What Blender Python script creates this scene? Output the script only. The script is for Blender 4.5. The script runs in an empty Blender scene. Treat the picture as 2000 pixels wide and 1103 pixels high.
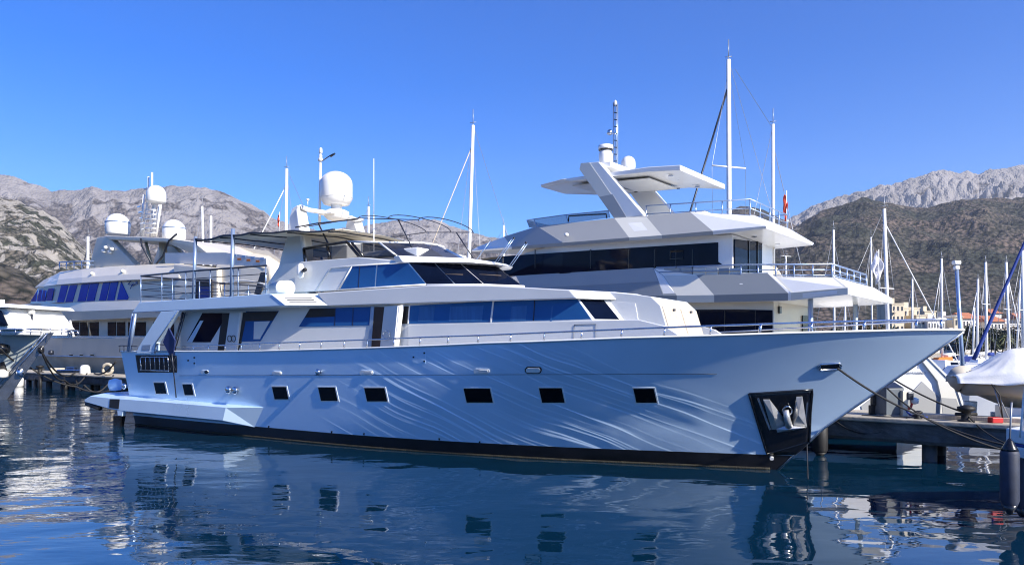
import bpy, bmesh, math, random
from mathutils import Vector, Matrix, noise
random.seed(11)
R = math.radians
scene = bpy.context.scene
# ------------------------------------------------------------------ camera
F, HX, HY, CH = 1444.0, 1000.0, 680.0, 2.8
cd = bpy.data.cameras.new('camera'); cam = bpy.data.objects.new('camera', cd)
scene.collection.objects.link(cam); scene.camera = cam
cam.location = (0, 0, CH); cam.rotation_euler = (R(90), 0, 0)
cd.sensor_width = 36; cd.lens = 36*F/2000; cd.shift_y = (HY-551.5)/2000
cd.clip_end = 20000; cd.clip_start = 0.1
# ------------------------------------------------------------------ world, sun, exposure
SUN_AZ, SUN_EL = 130.7, 31.0          # azimuth clockwise from +Y
w = bpy.data.worlds.new('World'); scene.world = w; w.use_nodes = True
nt = w.node_tree; bg = nt.nodes['Background']
sky = nt.nodes.new('ShaderNodeTexSky'); sky.sky_type = 'NISHITA'; sky.sun_disc = False
sky.sun_elevation = R(SUN_EL); sky.sun_rotation = R(SUN_AZ)
sky.altitude = 0; sky.air_density = 0.9; sky.dust_density = 0.15; sky.ozone_density = 4.0
hs_ = nt.nodes.new('ShaderNodeHueSaturation'); hs_.inputs['Saturation'].default_value = 1.40; hs_.inputs['Hue'].default_value = 0.520
nt.links.new(sky.outputs[0], hs_.inputs['Color']); nt.links.new(hs_.outputs[0], bg.inputs[0]); bg.inputs[1].default_value = 0.12
sd = bpy.data.lights.new('sun', 'SUN'); sun = bpy.data.objects.new('sun', sd); scene.collection.objects.link(sun)
sd.energy = 5.0; sd.angle = R(0.55); sd.color = (1.0, 0.93, 0.82)
S = Vector((math.sin(R(SUN_AZ))*math.cos(R(SUN_EL)), math.cos(R(SUN_AZ))*math.cos(R(SUN_EL)), math.sin(R(SUN_EL))))
sun.rotation_euler = (-S).to_track_quat('-Z', 'Y').to_euler()
scene.view_settings.view_transform = 'Standard'; scene.view_settings.look = 'None'
scene.view_settings.exposure = 0.92; scene.view_settings.gamma = 1.0
scene.cycles.max_bounces = 7; scene.cycles.glossy_bounces = 4; scene.cycles.transparent_max_bounces = 8
scene.cycles.use_denoising = True; scene.cycles.filter_width = 1.1
scene.cycles.caustics_reflective = False; scene.cycles.blur_glossy = 0.6
scene.cycles.sample_clamp_indirect = 8

# ------------------------------------------------------------------ helpers
def ray(px, py): return Vector(((px-HX)/F, 1.0, (HY-py)/F))
def at(px, py, Y): return Vector((0, 0, CH)) + ray(px, py)*Y

def mat(name, col, rough=0.5, metal=0.0, coat=0.0, var=0.06, vscale=3.0, bump=0.0, bscale=20.0, ior=1.5, alpha=1.0, spec=0.5, streak=None):
    m = bpy.data.materials.new(name); m.use_nodes = True
    n = m.node_tree; b = n.nodes['Principled BSDF']
    b.inputs['Roughness'].default_value = rough; b.inputs['Metallic'].default_value = metal
    b.inputs['Coat Weight'].default_value = coat; b.inputs['Coat Roughness'].default_value = 0.06
    b.inputs['IOR'].default_value = ior; b.inputs['Alpha'].default_value = alpha
    b.inputs['Specular IOR Level'].default_value = spec
    tc = n.nodes.new('ShaderNodeTexCoord')
    nz = n.nodes.new('ShaderNodeTexNoise'); nz.inputs['Scale'].default_value = vscale; nz.inputs['Detail'].default_value = 6
    mp = n.nodes.new('ShaderNodeMapping'); n.links.new(tc.outputs['Object'], mp.inputs[0])
    if streak: mp.inputs['Scale'].default_value = streak
    n.links.new(mp.outputs[0], nz.inputs['Vector'])
    mx = n.nodes.new('ShaderNodeMix'); mx.data_type = 'RGBA'
    mx.inputs[6].default_value = tuple(max(0, c*(1-var)) for c in col[:3])+(1,)
    mx.inputs[7].default_value = tuple(min(1, c*(1+var)) for c in col[:3])+(1,)
    cr = n.nodes.new('ShaderNodeMapRange'); cr.inputs[1].default_value = 0.3; cr.inputs[2].default_value = 0.7
    n.links.new(nz.outputs[0], cr.inputs[0]); n.links.new(cr.outputs[0], mx.inputs[0])
    n.links.new(mx.outputs[2], b.inputs['Base Color'])
    r2 = n.nodes.new('ShaderNodeMapRange'); r2.inputs[3].default_value = max(0.01, rough*0.8); r2.inputs[4].default_value = min(1, rough*1.2)
    n.links.new(nz.outputs[0], r2.inputs[0]); n.links.new(r2.outputs[0], b.inputs['Roughness'])
    if bump:
        n2 = n.nodes.new('ShaderNodeTexNoise'); n2.inputs['Scale'].default_value = bscale; n2.inputs['Detail'].default_value = 5
        n.links.new(mp.outputs[0], n2.inputs['Vector'])
        bp = n.nodes.new('ShaderNodeBump'); bp.inputs['Strength'].default_value = 1.0; bp.inputs['Distance'].default_value = bump
        n.links.new(n2.outputs[0], bp.inputs['Height']); n.links.new(bp.outputs[0], b.inputs['Normal'])
    return m

M = {}
def defmats():
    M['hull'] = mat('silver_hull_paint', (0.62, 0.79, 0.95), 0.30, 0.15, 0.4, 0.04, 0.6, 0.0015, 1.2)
    M['house'] = mat('superstructure_paint', (0.70, 0.71, 0.70), 0.30, 0.0, 0.3, 0.03, 0.8)
    M['white'] = mat('white_gelcoat', (0.80, 0.80, 0.78), 0.3, 0, 0.3, 0.03, 1.5)
    M['soffit'] = mat('soffit_white', (0.66, 0.66, 0.64), 0.45, 0, 0, 0.04, 1.5)
    M['black'] = mat('black_antifouling', (0.006, 0.006, 0.008), 0.4, 0, 0, 0.5, 3, 0.004, 9)
    M['blackpaint'] = mat('black_paint', (0.006, 0.006, 0.007), 0.25, 0, 0.3, 0.3, 3)
    M['growth'] = mat('weed_growth', (0.02, 0.018, 0.01), 0.8, 0, 0, 0.8, 12, 0.02, 25)
    M['glass'] = mat('blue_tinted_glass', (0.022, 0.11, 0.31), 0.05, 0.0, 0.0, 0.1, 1.0, 0.0015, 1.3, spec=.15)
    M['glassdark'] = mat('dark_tinted_glass', (0.003, 0.006, 0.018), 0.04, 0.0, 0.0, 0.3, 1.0, 0.001, 1.5, spec=.12)
    M['glasssee'] = mat('see_through_glass', (0.02, 0.06, 0.16), 0.03, 0, 0, 0.1, 1, alpha=0.62)
    M['glassfly'] = mat('smoked_screen_glass', (0.006, 0.012, 0.035), 0.03, 0, 0, 0.1, 1, alpha=0.80, spec=.2)
    M['curtain'] = mat('curtain_behind_tint', (0.045, 0.15, 0.35), 0.08, 0, 0, 0.12, 2, spec=.15, streak=(6, 6, .5))
    M['port'] = mat('porthole_glass', (0.003, 0.003, 0.004), 0.12, 0, 0, 0.2, 2, spec=0.15)
    M['steel'] = mat('polished_steel', (0.60, 0.62, 0.66), 0.16, 1.0, 0, 0.05, 5)
    M['steelblue'] = mat('steel_post', (0.34, 0.44, 0.60), 0.3, 0.6, 0, 0.05, 5)
    M['darktube'] = mat('dark_tube', (0.03, 0.035, 0.05), 0.35, 0.3, 0, 0.2, 5)
    M['alu'] = mat('painted_mast', (0.78, 0.78, 0.76), 0.35, 0, 0.2, 0.04, 2)
    M['wire'] = mat('rigging_wire', (0.32, 0.34, 0.38), 0.4, 0.5, 0, 0.1, 5)
    M['rope'] = mat('mooring_rope', (0.02, 0.02, 0.022), 0.8, 0, 0, 0.4, 30, 0.004, 90)
    M['teak'] = mat('weathered_teak', (0.50, 0.43, 0.34), 0.6, 0, 0, 0.22, 3, 0.002, 30, streak=(14, 14, 0.7))
    M['beige'] = mat('awning_canvas', (0.66, 0.59, 0.46), 0.85, 0, 0, 0.2, 1.2, 0.01, 3)
    M['darkcabin'] = mat('dark_interior', (0.012, 0.010, 0.010), 0.6, 0, 0, 0.4, 3)
    M['navy'] = mat('navy_canvas', (0.008, 0.02, 0.10), 0.6, 0, 0, 0.1, 3)
    M['wood'] = mat('cabin_wood', (0.05, 0.022, 0.012), 0.5, 0, 0, 0.4, 3)
    M['grey2'] = mat('yacht_grey_blue_paint', (0.37, 0.375, 0.365), 0.32, 0, 0.2, 0.02, 1)
    M['grey2d'] = mat('yacht_slate_paint', (0.255, 0.275, 0.285), 0.32, 0, 0.2, 0.02, 1)
    M['light2'] = mat('yacht_pale_grey_paint', (0.67, 0.66, 0.59), 0.32, 0, 0.2, 0.02, 1)
    M['cream'] = mat('cream_gelcoat', (0.66, 0.60, 0.48), 0.35, 0, 0.2, 0.04, 1)
    M['cream3'] = mat('old_yacht_white', (0.67, 0.62, 0.51), 0.35, 0, 0.2, 0.04, 0.6)
    M['stain'] = mat('stained_topsides', (0.40, 0.36, 0.27), 0.5, 0, 0, 0.28, 0.5, streak=(1, 1, 3))
    M['blueglass'] = mat('cobalt_window_film', (0.008, 0.06, 0.45), 0.15, 0, 0.0, 0.06, 1, spec=.08)
    M['concrete'] = mat('concrete', (0.42, 0.38, 0.31), 0.85, 0, 0, 0.18, 1.5, 0.01, 12)
    M['quaywall'] = mat('dark_quay_wall', (0.10, 0.097, 0.092), 0.75, 0, 0, 0.6, 1.4, 0.05, 3.5)
    M['rubber'] = mat('black_rubber', (0.01, 0.01, 0.011), 0.6, 0, 0, 0.3, 8, 0.003, 20)
    M['fender'] = mat('navy_fender', (0.022, 0.03, 0.055), 0.6, 0, 0, 0.3, 6, 0.002, 30)
    M['cover'] = mat('white_boat_cover', (0.86, 0.85, 0.80), 0.8, 0, 0, 0.07, 2, 0.004, 25)
    M['rib'] = mat('inflatable_tube', (0.48, 0.44, 0.36), 0.55, 0, 0, 0.06, 3)
    M['pedestal'] = mat('grey_cabinet', (0.10, 0.12, 0.14), 0.5, 0, 0, 0.1, 3)
    M['red'] = mat('red_paint', (0.5, 0.02, 0.02), 0.5)
    M['bluepaint'] = mat('blue_canvas', (0.008, 0.035, 0.22), 0.7, 0, 0, 0.1, 3)
    M['orange'] = mat('orange_cloth', (0.75, 0.22, 0.03), 0.7, 0, 0, 0.1, 3)
    M['redflag'] = mat('red_flag_cloth', (0.55, 0.07, 0.035), 0.8, 0, 0, 0.15, 3)
    M['whiteflag'] = mat('pale_flag_cloth', (0.62, 0.62, 0.66), 0.8, 0, 0, 0.25, 1.5)
    M['polish'] = mat('polished_stem_plate', (0.55, 0.55, 0.54), 0.22, 0.9, 0, 0.2, 2, 0.004, 6)
    M['galv'] = mat('galvanised_anchor', (0.55, 0.55, 0.54), 0.3, 0.6, 0, 0.15, 4, 0.003, 12)
    M['greyhull'] = mat('weathered_grey_hull', (0.42, 0.47, 0.47), 0.35, 0.0, 0.2, 0.25, 0.6)
    M['wallA'] = mat('cream_render', (0.62, 0.54, 0.40), 0.85, 0, 0, 0.1, 0.3)
    M['wallB'] = mat('white_render', (0.66, 0.63, 0.58), 0.85, 0, 0, 0.1, 0.3)
    M['tiles'] = mat('terracotta_tiles', (0.42, 0.16, 0.08), 0.85, 0, 0, 0.25, 1.0)
    M['win'] = mat('house_window', (0.05, 0.055, 0.07), 0.2)
    M['trunk'] = mat('bark', (0.09, 0.065, 0.045), 0.9, 0, 0, 0.3, 3)
    M['leaf'] = mat('dark_foliage', (0.030, 0.042, 0.020), 0.7, 0, 0, 0.5, 0.8)
    M['leafb'] = mat('brown_foliage', (0.085, 0.060, 0.032), 0.7, 0, 0, 0.5, 0.8)
    M['palm'] = mat('palm_fronds', (0.11, 0.12, 0.035), 0.6, 0, 0, 0.4, 1)
    M['decal'] = mat('blue_lettering', (0.05, 0.13, 0.40), 0.5)
    M['greydecal'] = mat('grey_lettering', (0.30, 0.33, 0.38), 0.5)
defmats()
def sun_streak_relief():
    # added wavy ridges down towards the bow, shaped to imitate water-reflected sun streaks
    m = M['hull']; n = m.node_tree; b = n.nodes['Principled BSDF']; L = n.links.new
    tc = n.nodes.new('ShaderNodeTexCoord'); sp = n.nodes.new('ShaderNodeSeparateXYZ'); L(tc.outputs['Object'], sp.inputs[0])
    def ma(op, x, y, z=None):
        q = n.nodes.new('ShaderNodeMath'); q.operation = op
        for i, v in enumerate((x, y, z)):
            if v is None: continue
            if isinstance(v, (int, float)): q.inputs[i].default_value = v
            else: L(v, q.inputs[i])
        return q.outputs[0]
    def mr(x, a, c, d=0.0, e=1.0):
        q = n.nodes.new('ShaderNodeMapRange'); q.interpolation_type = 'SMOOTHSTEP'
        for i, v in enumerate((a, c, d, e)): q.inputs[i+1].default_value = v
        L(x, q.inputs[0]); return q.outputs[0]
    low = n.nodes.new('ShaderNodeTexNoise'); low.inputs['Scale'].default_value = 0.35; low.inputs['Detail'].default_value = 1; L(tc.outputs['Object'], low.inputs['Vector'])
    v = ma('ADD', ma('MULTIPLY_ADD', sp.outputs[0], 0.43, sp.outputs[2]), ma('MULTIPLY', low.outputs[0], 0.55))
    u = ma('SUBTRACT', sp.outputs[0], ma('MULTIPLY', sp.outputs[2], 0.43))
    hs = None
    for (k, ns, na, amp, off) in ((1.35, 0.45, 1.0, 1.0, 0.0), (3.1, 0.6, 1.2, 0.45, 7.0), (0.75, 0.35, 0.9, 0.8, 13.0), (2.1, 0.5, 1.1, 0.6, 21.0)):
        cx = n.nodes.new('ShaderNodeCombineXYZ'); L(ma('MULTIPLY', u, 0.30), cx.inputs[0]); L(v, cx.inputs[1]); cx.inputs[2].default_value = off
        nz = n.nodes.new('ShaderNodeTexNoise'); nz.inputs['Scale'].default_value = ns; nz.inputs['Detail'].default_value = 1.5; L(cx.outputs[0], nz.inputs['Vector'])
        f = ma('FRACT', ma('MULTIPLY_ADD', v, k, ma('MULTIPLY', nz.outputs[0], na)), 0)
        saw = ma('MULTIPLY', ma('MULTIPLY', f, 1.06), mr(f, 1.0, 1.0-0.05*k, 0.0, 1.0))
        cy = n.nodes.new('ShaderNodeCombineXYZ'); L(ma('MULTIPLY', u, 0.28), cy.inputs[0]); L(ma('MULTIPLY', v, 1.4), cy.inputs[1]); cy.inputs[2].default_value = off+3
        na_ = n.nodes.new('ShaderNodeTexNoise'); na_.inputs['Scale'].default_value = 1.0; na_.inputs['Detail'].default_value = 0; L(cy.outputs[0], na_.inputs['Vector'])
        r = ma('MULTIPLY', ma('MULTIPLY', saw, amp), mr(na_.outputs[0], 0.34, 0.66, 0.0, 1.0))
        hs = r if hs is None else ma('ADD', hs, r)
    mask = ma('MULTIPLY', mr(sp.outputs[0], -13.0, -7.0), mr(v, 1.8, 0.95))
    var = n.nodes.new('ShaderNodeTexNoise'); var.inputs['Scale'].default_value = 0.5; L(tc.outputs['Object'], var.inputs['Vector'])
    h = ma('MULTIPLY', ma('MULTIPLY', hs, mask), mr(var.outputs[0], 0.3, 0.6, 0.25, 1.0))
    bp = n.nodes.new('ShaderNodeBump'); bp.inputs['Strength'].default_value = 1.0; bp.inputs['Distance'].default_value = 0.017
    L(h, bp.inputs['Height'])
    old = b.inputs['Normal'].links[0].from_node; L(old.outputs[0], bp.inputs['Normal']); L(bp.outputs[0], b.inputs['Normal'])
sun_streak_relief()

def mk(name, verts, faces, m, parent=None, smooth=False, bevel=0.0):
    me = bpy.data.meshes.new(name)
    me.from_pydata([tuple(v) for v in verts], [], faces)
    bm = bmesh.new(); bm.from_mesh(me)
    bmesh.ops.recalc_face_normals(bm, faces=bm.faces)
    bm.to_mesh(me); bm.free()
    if m: me.materials.append(M[m] if isinstance(m, str) else m)
    if smooth:
        me.polygons.foreach_set('use_smooth', [True]*len(me.polygons))
    o = bpy.data.objects.new(name, me); scene.collection.objects.link(o)
    if parent: o.parent = parent
    if bevel:
        b = o.modifiers.new('bevel', 'BEVEL'); b.width = bevel; b.segments = 2; b.limit_method = 'ANGLE'; b.angle_limit = R(35)
    return o
def empty(name, loc=(0, 0, 0), rz=0.0, label=None, cat=None, group=None):
    o = bpy.data.objects.new(name, None); scene.collection.objects.link(o)
    o.location = loc; o.rotation_euler = (0, 0, rz); o.empty_display_size = 0.3
    tag(o, label, cat, group)
    return o
def tag(o, label=None, cat=None, group=None, kind=None):
    if label: o['label'] = label
    if cat: o['category'] = cat
    if group: o['group'] = group
    if kind: o['kind'] = kind
    return o

class MB:
    def __init__(s): s.v = []; s.f = []
    def add(s, vs, fs):
        k = len(s.v); s.v += [Vector(v) for v in vs]; s.f += [tuple(i+k for i in f) for f in fs]; return s
    def box(s, lo, hi, rz=0, c=None):
        x0, y0, z0 = lo; x1, y1, z1 = hi
        vs = [Vector(p) for p in ((x0,y0,z0),(x1,y0,z0),(x1,y1,z0),(x0,y1,z0),(x0,y0,z1),(x1,y0,z1),(x1,y1,z1),(x0,y1,z1))]
        if rz:
            c = Vector(c or ((x0+x1)/2, (y0+y1)/2, 0)); mr = Matrix.Rotation(rz, 3, 'Z'); vs = [c+mr@(v-c) for v in vs]
        return s.add(vs, [(0,3,2,1),(4,5,6,7),(0,1,5,4),(1,2,6,5),(2,3,7,6),(3,0,4,7)])
    def tube(s, pts, r, n=8, r2=None):
        pts = [Vector(p) for p in pts]; N = len(pts); rings = []
        up = Vector((0, 0, 1))
        for i, p in enumerate(pts):
            d = (pts[min(i+1, N-1)]-pts[max(i-1, 0)]).normalized()
            a = d.cross(up)
            if a.length < 1e-3: a = d.cross(Vector((1, 0, 0)))
            a.normalize(); b = d.cross(a)
            rr = r if r2 is None else r+(r2-r)*i/max(1, N-1)
            rings.append([p+(a*math.cos(2*math.pi*k/n)+b*math.sin(2*math.pi*k/n))*rr for k in range(n)])
        vs = [v for q in rings for v in q]
        fs = [(i*n+k, i*n+(k+1) % n, (i+1)*n+(k+1) % n, (i+1)*n+k) for i in range(N-1) for k in range(n)]
        fs += [tuple(range(n)), tuple(range((N-1)*n, N*n))]
        return s.add(vs, fs)
    def lathe(s, c, prof, n=24, sx=1, sy=1):
        c = Vector(c); vs = []
        for r, z in prof:
            for k in range(n):
                a = 2*math.pi*k/n; vs.append(c+Vector((r*math.cos(a)*sx, r*math.sin(a)*sy, z)))
        fs = [(i*n+k, i*n+(k+1) % n, (i+1)*n+(k+1) % n, (i+1)*n+k) for i in range(len(prof)-1) for k in range(n)]
        fs += [tuple(range(n)), tuple(range((len(prof)-1)*n, len(prof)*n))]
        return s.add(vs, fs)
    def prism(s, poly, off):          # poly: 3D points, off: thickness vector
        poly = [Vector(p) for p in poly]; n = len(poly); off = Vector(off)
        return s.add(poly+[p+off for p in poly], [tuple(range(n)), tuple(range(2*n-1, n-1, -1))]+[(i, (i+1) % n, n+(i+1) % n, n+i) for i in range(n)])
    def build(s, name, m, parent=None, smooth=False, bevel=0.0): return mk(name, s.v, s.f, m, parent, smooth, bevel)

class Fr:
    """a vessel's own frame: local x along its axis, local y away from the camera"""
    def __init__(s, ox, oy, ang):
        s.a = R(ang); s.o = Vector((ox, oy, 0)); s.Mx = Matrix.Translation(s.o) @ Matrix.Rotation(-s.a, 4, 'Z'); s.I = s.Mx.inverted()
        s.c = s.I @ Vector((0, 0, CH)); s.R = s.I.to_3x3()
    def on(s, px, py, t, k=0.0, m=0.0):       # pixel ray meets the plane y = t + k x + m (z-2.8)
        d = s.R @ ray(px, py); c = s.c
        l = (t+k*c.x-c.y)/(d.y-k*d.x-m*d.z)
        return c+d*l
    def onx(s, px, py, x):
        d = s.R @ ray(px, py); return s.c+d*((x-s.c.x)/d.x)
    def onz(s, px, py, z):
        d = s.R @ ray(px, py); return s.c+d*((z-CH)/d.z)
    def loc(s, X, Y, z=0.0): return s.I @ Vector((X, Y, z))
def mir(p): return Vector((p.x, -p.y, p.z))

def house(name, cols, m, parent, bevel=0.015, top=True, bottom=True, closed=True, far0=0.0):
    """cols: (bottom, top) local points down the near side, aft to fore; mirrored to the far side."""
    n = len(cols); ring = [c for c in cols]+[(mir(b), mir(t)) for b, t in reversed(cols) if abs(b.y) > 1e-4 or abs(t.y) > 1e-4]
    if far0: ring[-1] = tuple(p+Vector((0, far0, 0)) for p in ring[-1])
    N = len(ring); vs = [c[0] for c in ring]+[c[1] for c in ring]
    fs = [(i, (i+1) % N, N+(i+1) % N, N+i) for i in range(N if closed else N-1)]
    if top: fs.append(tuple(range(N, 2*N)))
    if bottom: fs.append(tuple(range(N-1, -1, -1)))
    return mk(name, vs, fs, m, parent, False, bevel)
def plate(name, pts, m, parent, out=0.02, thick=0.05, n=None, bevel=0.0):
    """thin solid panel standing `out` proud of the given points, thickness inward"""
    pts = [Vector(p) for p in pts]
    if n is None:
        n = Vector((0, 0, 0))
        for i in range(len(pts)): n += pts[i].cross(pts[(i+1) % len(pts)])
        n.normalize()
    n = Vector(n)
    if n.y > 0: n = -n
    mb = MB(); mb.prism([p+n*out for p in pts], -n*thick)
    return mb.build(name, m, parent, False, bevel)
def interp(tab, x):
    if x <= tab[0][0]: return tab[0][1]
    for (a, b), (c, d) in zip(tab, tab[1:]):
        if x <= c: return b+(d-b)*(x-a)/(c-a)
    return tab[-1][1]
def text_part(name, body, size, m, parent, origin, xdir, up, extr=0.004, shear=0.0):
    cu = bpy.data.curves.new(name, 'FONT'); cu.body = body; cu.size = size; cu.extrude = extr; cu.shear = shear; cu.align_x = 'CENTER'
    tmp = bpy.data.objects.new(name, cu); scene.collection.objects.link(tmp)
    dg = bpy.context.evaluated_depsgraph_get(); me = bpy.data.meshes.new_from_object(tmp.evaluated_get(dg))
    bpy.data.objects.remove(tmp)
    x = Vector(xdir).normalized(); z = x.cross(Vector(up)).normalized(); y = z.cross(x)
    mm = Matrix(((x.x, y.x, z.x, origin[0]), (x.y, y.y, z.y, origin[1]), (x.z, y.z, z.z, origin[2]), (0, 0, 0, 1)))
    me.transform(mm); me.materials.clear(); me.materials.append(M[m])
    o = bpy.data.objects.new(name, me); scene.collection.objects.link(o); o.parent = parent
    return o
def rail(name, parent, top, stan_every=None, posts=None, mids=(), drop=0.35, r=0.02, m='steel', rm=None):
    """top: polyline local; posts: list of points on top; mids: fractions for mid rails"""
    mb = MB(); mb.tube(top, r, 6)
    for f in mids: mb.tube([Vector(p)-Vector((0, 0, drop*f)) for p in top], r*0.7, 6)
    o = mb.build(name, rm or m, parent, True)
    for p in posts or []:
        p = Vector(p); MB().tube([p, p-Vector((0, 0, drop))], r*0.9, 6).build('stanchion', m, o, True)
    return o
def lerp(a, b, t): return Vector(a)+(Vector(b)-Vector(a))*t

# ------------------------------------------------------------------ water
def water():
    m = bpy.data.materials.new('harbour_water'); m.use_nodes = True; n = m.node_tree; b = n.nodes['Principled BSDF']
    b.inputs['Base Color'].default_value = (0.0018, 0.022, 0.048, 1); b.inputs['Roughness'].default_value = 0.012
    b.inputs['IOR'].default_value = 2.2
    geo = n.nodes.new('ShaderNodeNewGeometry')
    def wave(scale, det, rot, sc):
        mp = n.nodes.new('ShaderNodeMapping'); mp.inputs['Rotation'].default_value = (0, 0, R(rot)); mp.inputs['Scale'].default_value = sc
        nz = n.nodes.new('ShaderNodeTexNoise'); nz.inputs['Scale'].default_value = scale; nz.inputs['Detail'].default_value = det; nz.inputs['Roughness'].default_value = 0.4
        nz.inputs['Distortion'].default_value = 0.3
        n.links.new(geo.outputs['Position'], mp.inputs[0]); n.links.new(mp.outputs[0], nz.inputs['Vector']); return nz
    a = wave(0.55, 1.0, 20, (1, 1.3, 1)); c = wave(1.7, 1.5, -25, (0.7, 1.5, 1)); f = wave(5.0, 2.0, 10, (0.6, 1.4, 1))
    patch = wave(0.06, 2.0, 0, (1, 1, 1))
    sx = n.nodes.new('ShaderNodeSeparateXYZ'); n.links.new(geo.outputs['Position'], sx.inputs[0])
    mr = n.nodes.new('ShaderNodeMapRange'); mr.inputs[1].default_value = 2; mr.inputs[2].default_value = -14; mr.inputs[3].default_value = 0.25; mr.inputs[4].default_value = 1.0
    n.links.new(sx.outputs[0], mr.inputs[0])
    def mul(x, k):
        q = n.nodes.new('ShaderNodeMath'); q.operation = 'MULTIPLY'; n.links.new(x, q.inputs[0])
        if isinstance(k, float): q.inputs[1].default_value = k
        else: n.links.new(k, q.inputs[1])
        return q.outputs[0]
    def add(x, y):
        q = n.nodes.new('ShaderNodeMath'); n.links.new(x, q.inputs[0]); n.links.new(y, q.inputs[1]); return q.outputs[0]
    h = add(add(mul(a.outputs[0], 0.040), mul(c.outputs[0], 0.006)), mul(mul(f.outputs[0], mr.outputs[0]), 0.004))
    bp = n.nodes.new('ShaderNodeBump'); bp.inputs['Strength'].default_value = 1.0; bp.inputs['Distance'].default_value = 1.0
    n.links.new(h, bp.inputs['Height']); n.links.new(bp.outputs[0], b.inputs['Normal'])
    o = mk('water', [(-1500, -1250, 0), (1500, -1250, 0), (1500, 420, 0), (-1500, 420, 0)], [(0, 1, 2, 3)], m); tag(o, 'calm rippled dark blue harbour water', 'water', kind='structure')
water()

# ------------------------------------------------------------------ terrain
def terrain_mat(name, rock, veg, veg2, balance, bscale, bumpd, spot=8.0):
    m = bpy.data.materials.new(name); m.use_nodes = True; n = m.node_tree; b = n.nodes['Principled BSDF']
    b.inputs['Roughness'].default_value = 0.95; b.inputs['Specular IOR Level'].default_value = 0.05
    geo = n.nodes.new('ShaderNodeNewGeometry')
    def nz(s, d=8, dist=0.0, sc=(1, 1, 1)):
        mp = n.nodes.new('ShaderNodeMapping'); mp.inputs['Scale'].default_value = sc
        q = n.nodes.new('ShaderNodeTexNoise'); q.inputs['Scale'].default_value = s; q.inputs['Detail'].default_value = d; q.inputs['Distortion'].default_value = dist
        n.links.new(geo.outputs['Position'], mp.inputs[0]); n.links.new(mp.outputs[0], q.inputs['Vector']); return q.outputs[0]
    def mix(fac, a, c):
        q = n.nodes.new('ShaderNodeMix'); q.data_type = 'RGBA'
        n.links.new(fac, q.inputs[0])
        for k, v in ((6, a), (7, c)):
            if isinstance(v, tuple): q.inputs[k].default_value = v+(1,)
            else: n.links.new(v, q.inputs[k])
        return q.outputs[2]
    def ramp(x, lo, hi):
        q = n.nodes.new('ShaderNodeMapRange'); q.inputs[1].default_value = lo; q.inputs[2].default_value = hi; n.links.new(x, q.inputs[0]); return q.outputs[0]
    rocks = mix(ramp(nz(bscale*0.6, 8, 0.5, (1, 1, 0.4)), 0.35, 0.65), tuple(c*0.72 for c in rock), rock)
    vo = n.nodes.new('ShaderNodeTexVoronoi'); vo.inputs['Scale'].default_value = 1.0/spot; n.links.new(geo.outputs['Position'], vo.inputs['Vector'])
    vegc = mix(ramp(nz(bscale*0.25, 6), 0.40, 0.60), veg, veg2)
    vsp = mix(ramp(vo.outputs['Distance'], 0.25, 0.75), vegc, tuple(c*0.35 for c in veg))
    zs = n.nodes.new('ShaderNodeAttribute'); zs.attribute_name = 'rockiness'
    ad = n.nodes.new('ShaderNodeMath'); ad.operation = 'ADD'; n.links.new(zs.outputs['Fac'], ad.inputs[0])
    n3 = n.nodes.new('ShaderNodeMath'); n3.operation = 'MULTIPLY_ADD'; n.links.new(nz(bscale*0.5, 10, 0.8), n3.inputs[0]); n3.inputs[1].default_value = 2.6; n3.inputs[2].default_value = -1.3+balance
    n.links.new(n3.outputs[0], ad.inputs[1])
    col = mix(ramp(ad.outputs[0], 0.42, 0.58), vsp, rocks)
    n.links.new(col, b.inputs['Base Color'])
    bp = n.nodes.new('ShaderNodeBump'); bp.inputs['Distance'].default_value = bumpd; bp.inputs['Strength'].default_value = 1
    hm = n.nodes.new('ShaderNodeMath'); hm.operation = 'MULTIPLY_ADD'; n.links.new(vo.outputs['Distance'], hm.inputs[0]); hm.inputs[1].default_value = -0.35; n.links.new(nz(bscale*1.2, 10, 0.6, (1, 1, 0.5)), hm.inputs[2])
    n.links.new(hm.outputs[0], bp.inputs['Height']); n.links.new(bp.outputs[0], b.inputs['Normal'])
    return m

def ridge(name, prof, y0, y1, m, rough, freq, rockf, step=3.0, rows=90, z0=2.0, pw=1.25, label=None, crag=0.0):
    px0, px1 = prof[0][0], prof[-1][0]; nc = int((px1-px0)/step)+1
    vs = []; rk = []
    for j in range(rows+1):
        t = j/rows*1.12
        Y = y0+(y1-y0)*t
        for i in range(nc):
            px = px0+step*i; X = (px-HX)/F*Y
            zc = CH+(HY-interp(prof, px))/F*y1
            g = min(1, t)**pw if t <= 1 else 1-(t-1)*3.5
            z = z0+(zc-z0)*g
            p = Vector((X*freq, Y*freq, 0))
            amp = rough*min(1.0, t*2.2)
            nn = noise.ridged_multi_fractal(p+Vector((0, 0, 3.1)), 0.9, 2.1, 6, 1.0, 2.0)-1.1
            n2 = noise.fractal(p*5.3, 0.7, 2.0, 4)
            edge = 1.0-0.90*math.exp(-((t-1.0)/0.12)**2)
            z += amp*(nn*edge*0.8+n2*0.16)
            if crag: z += crag*amp*abs(noise.noise(p*9.0+Vector((5, 1, 2))))*min(1, .12+abs(t-1)*5)
            vs.append((X, Y, max(z, z0-1)))
            rk.append(rockf(px, t, z)+0.0*nn)
    fs = [(j*nc+i, j*nc+i+1, (j+1)*nc+i+1, (j+1)*nc+i) for j in range(rows) for i in range(nc-1)]
    o = mk(name, vs, fs, m, None, False)
    at_ = o.data.attributes.new('rockiness', 'FLOAT', 'POINT'); at_.data.foreach_set('value', rk)
    tag(o, label, 'mountain', kind='structure'); return o
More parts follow.
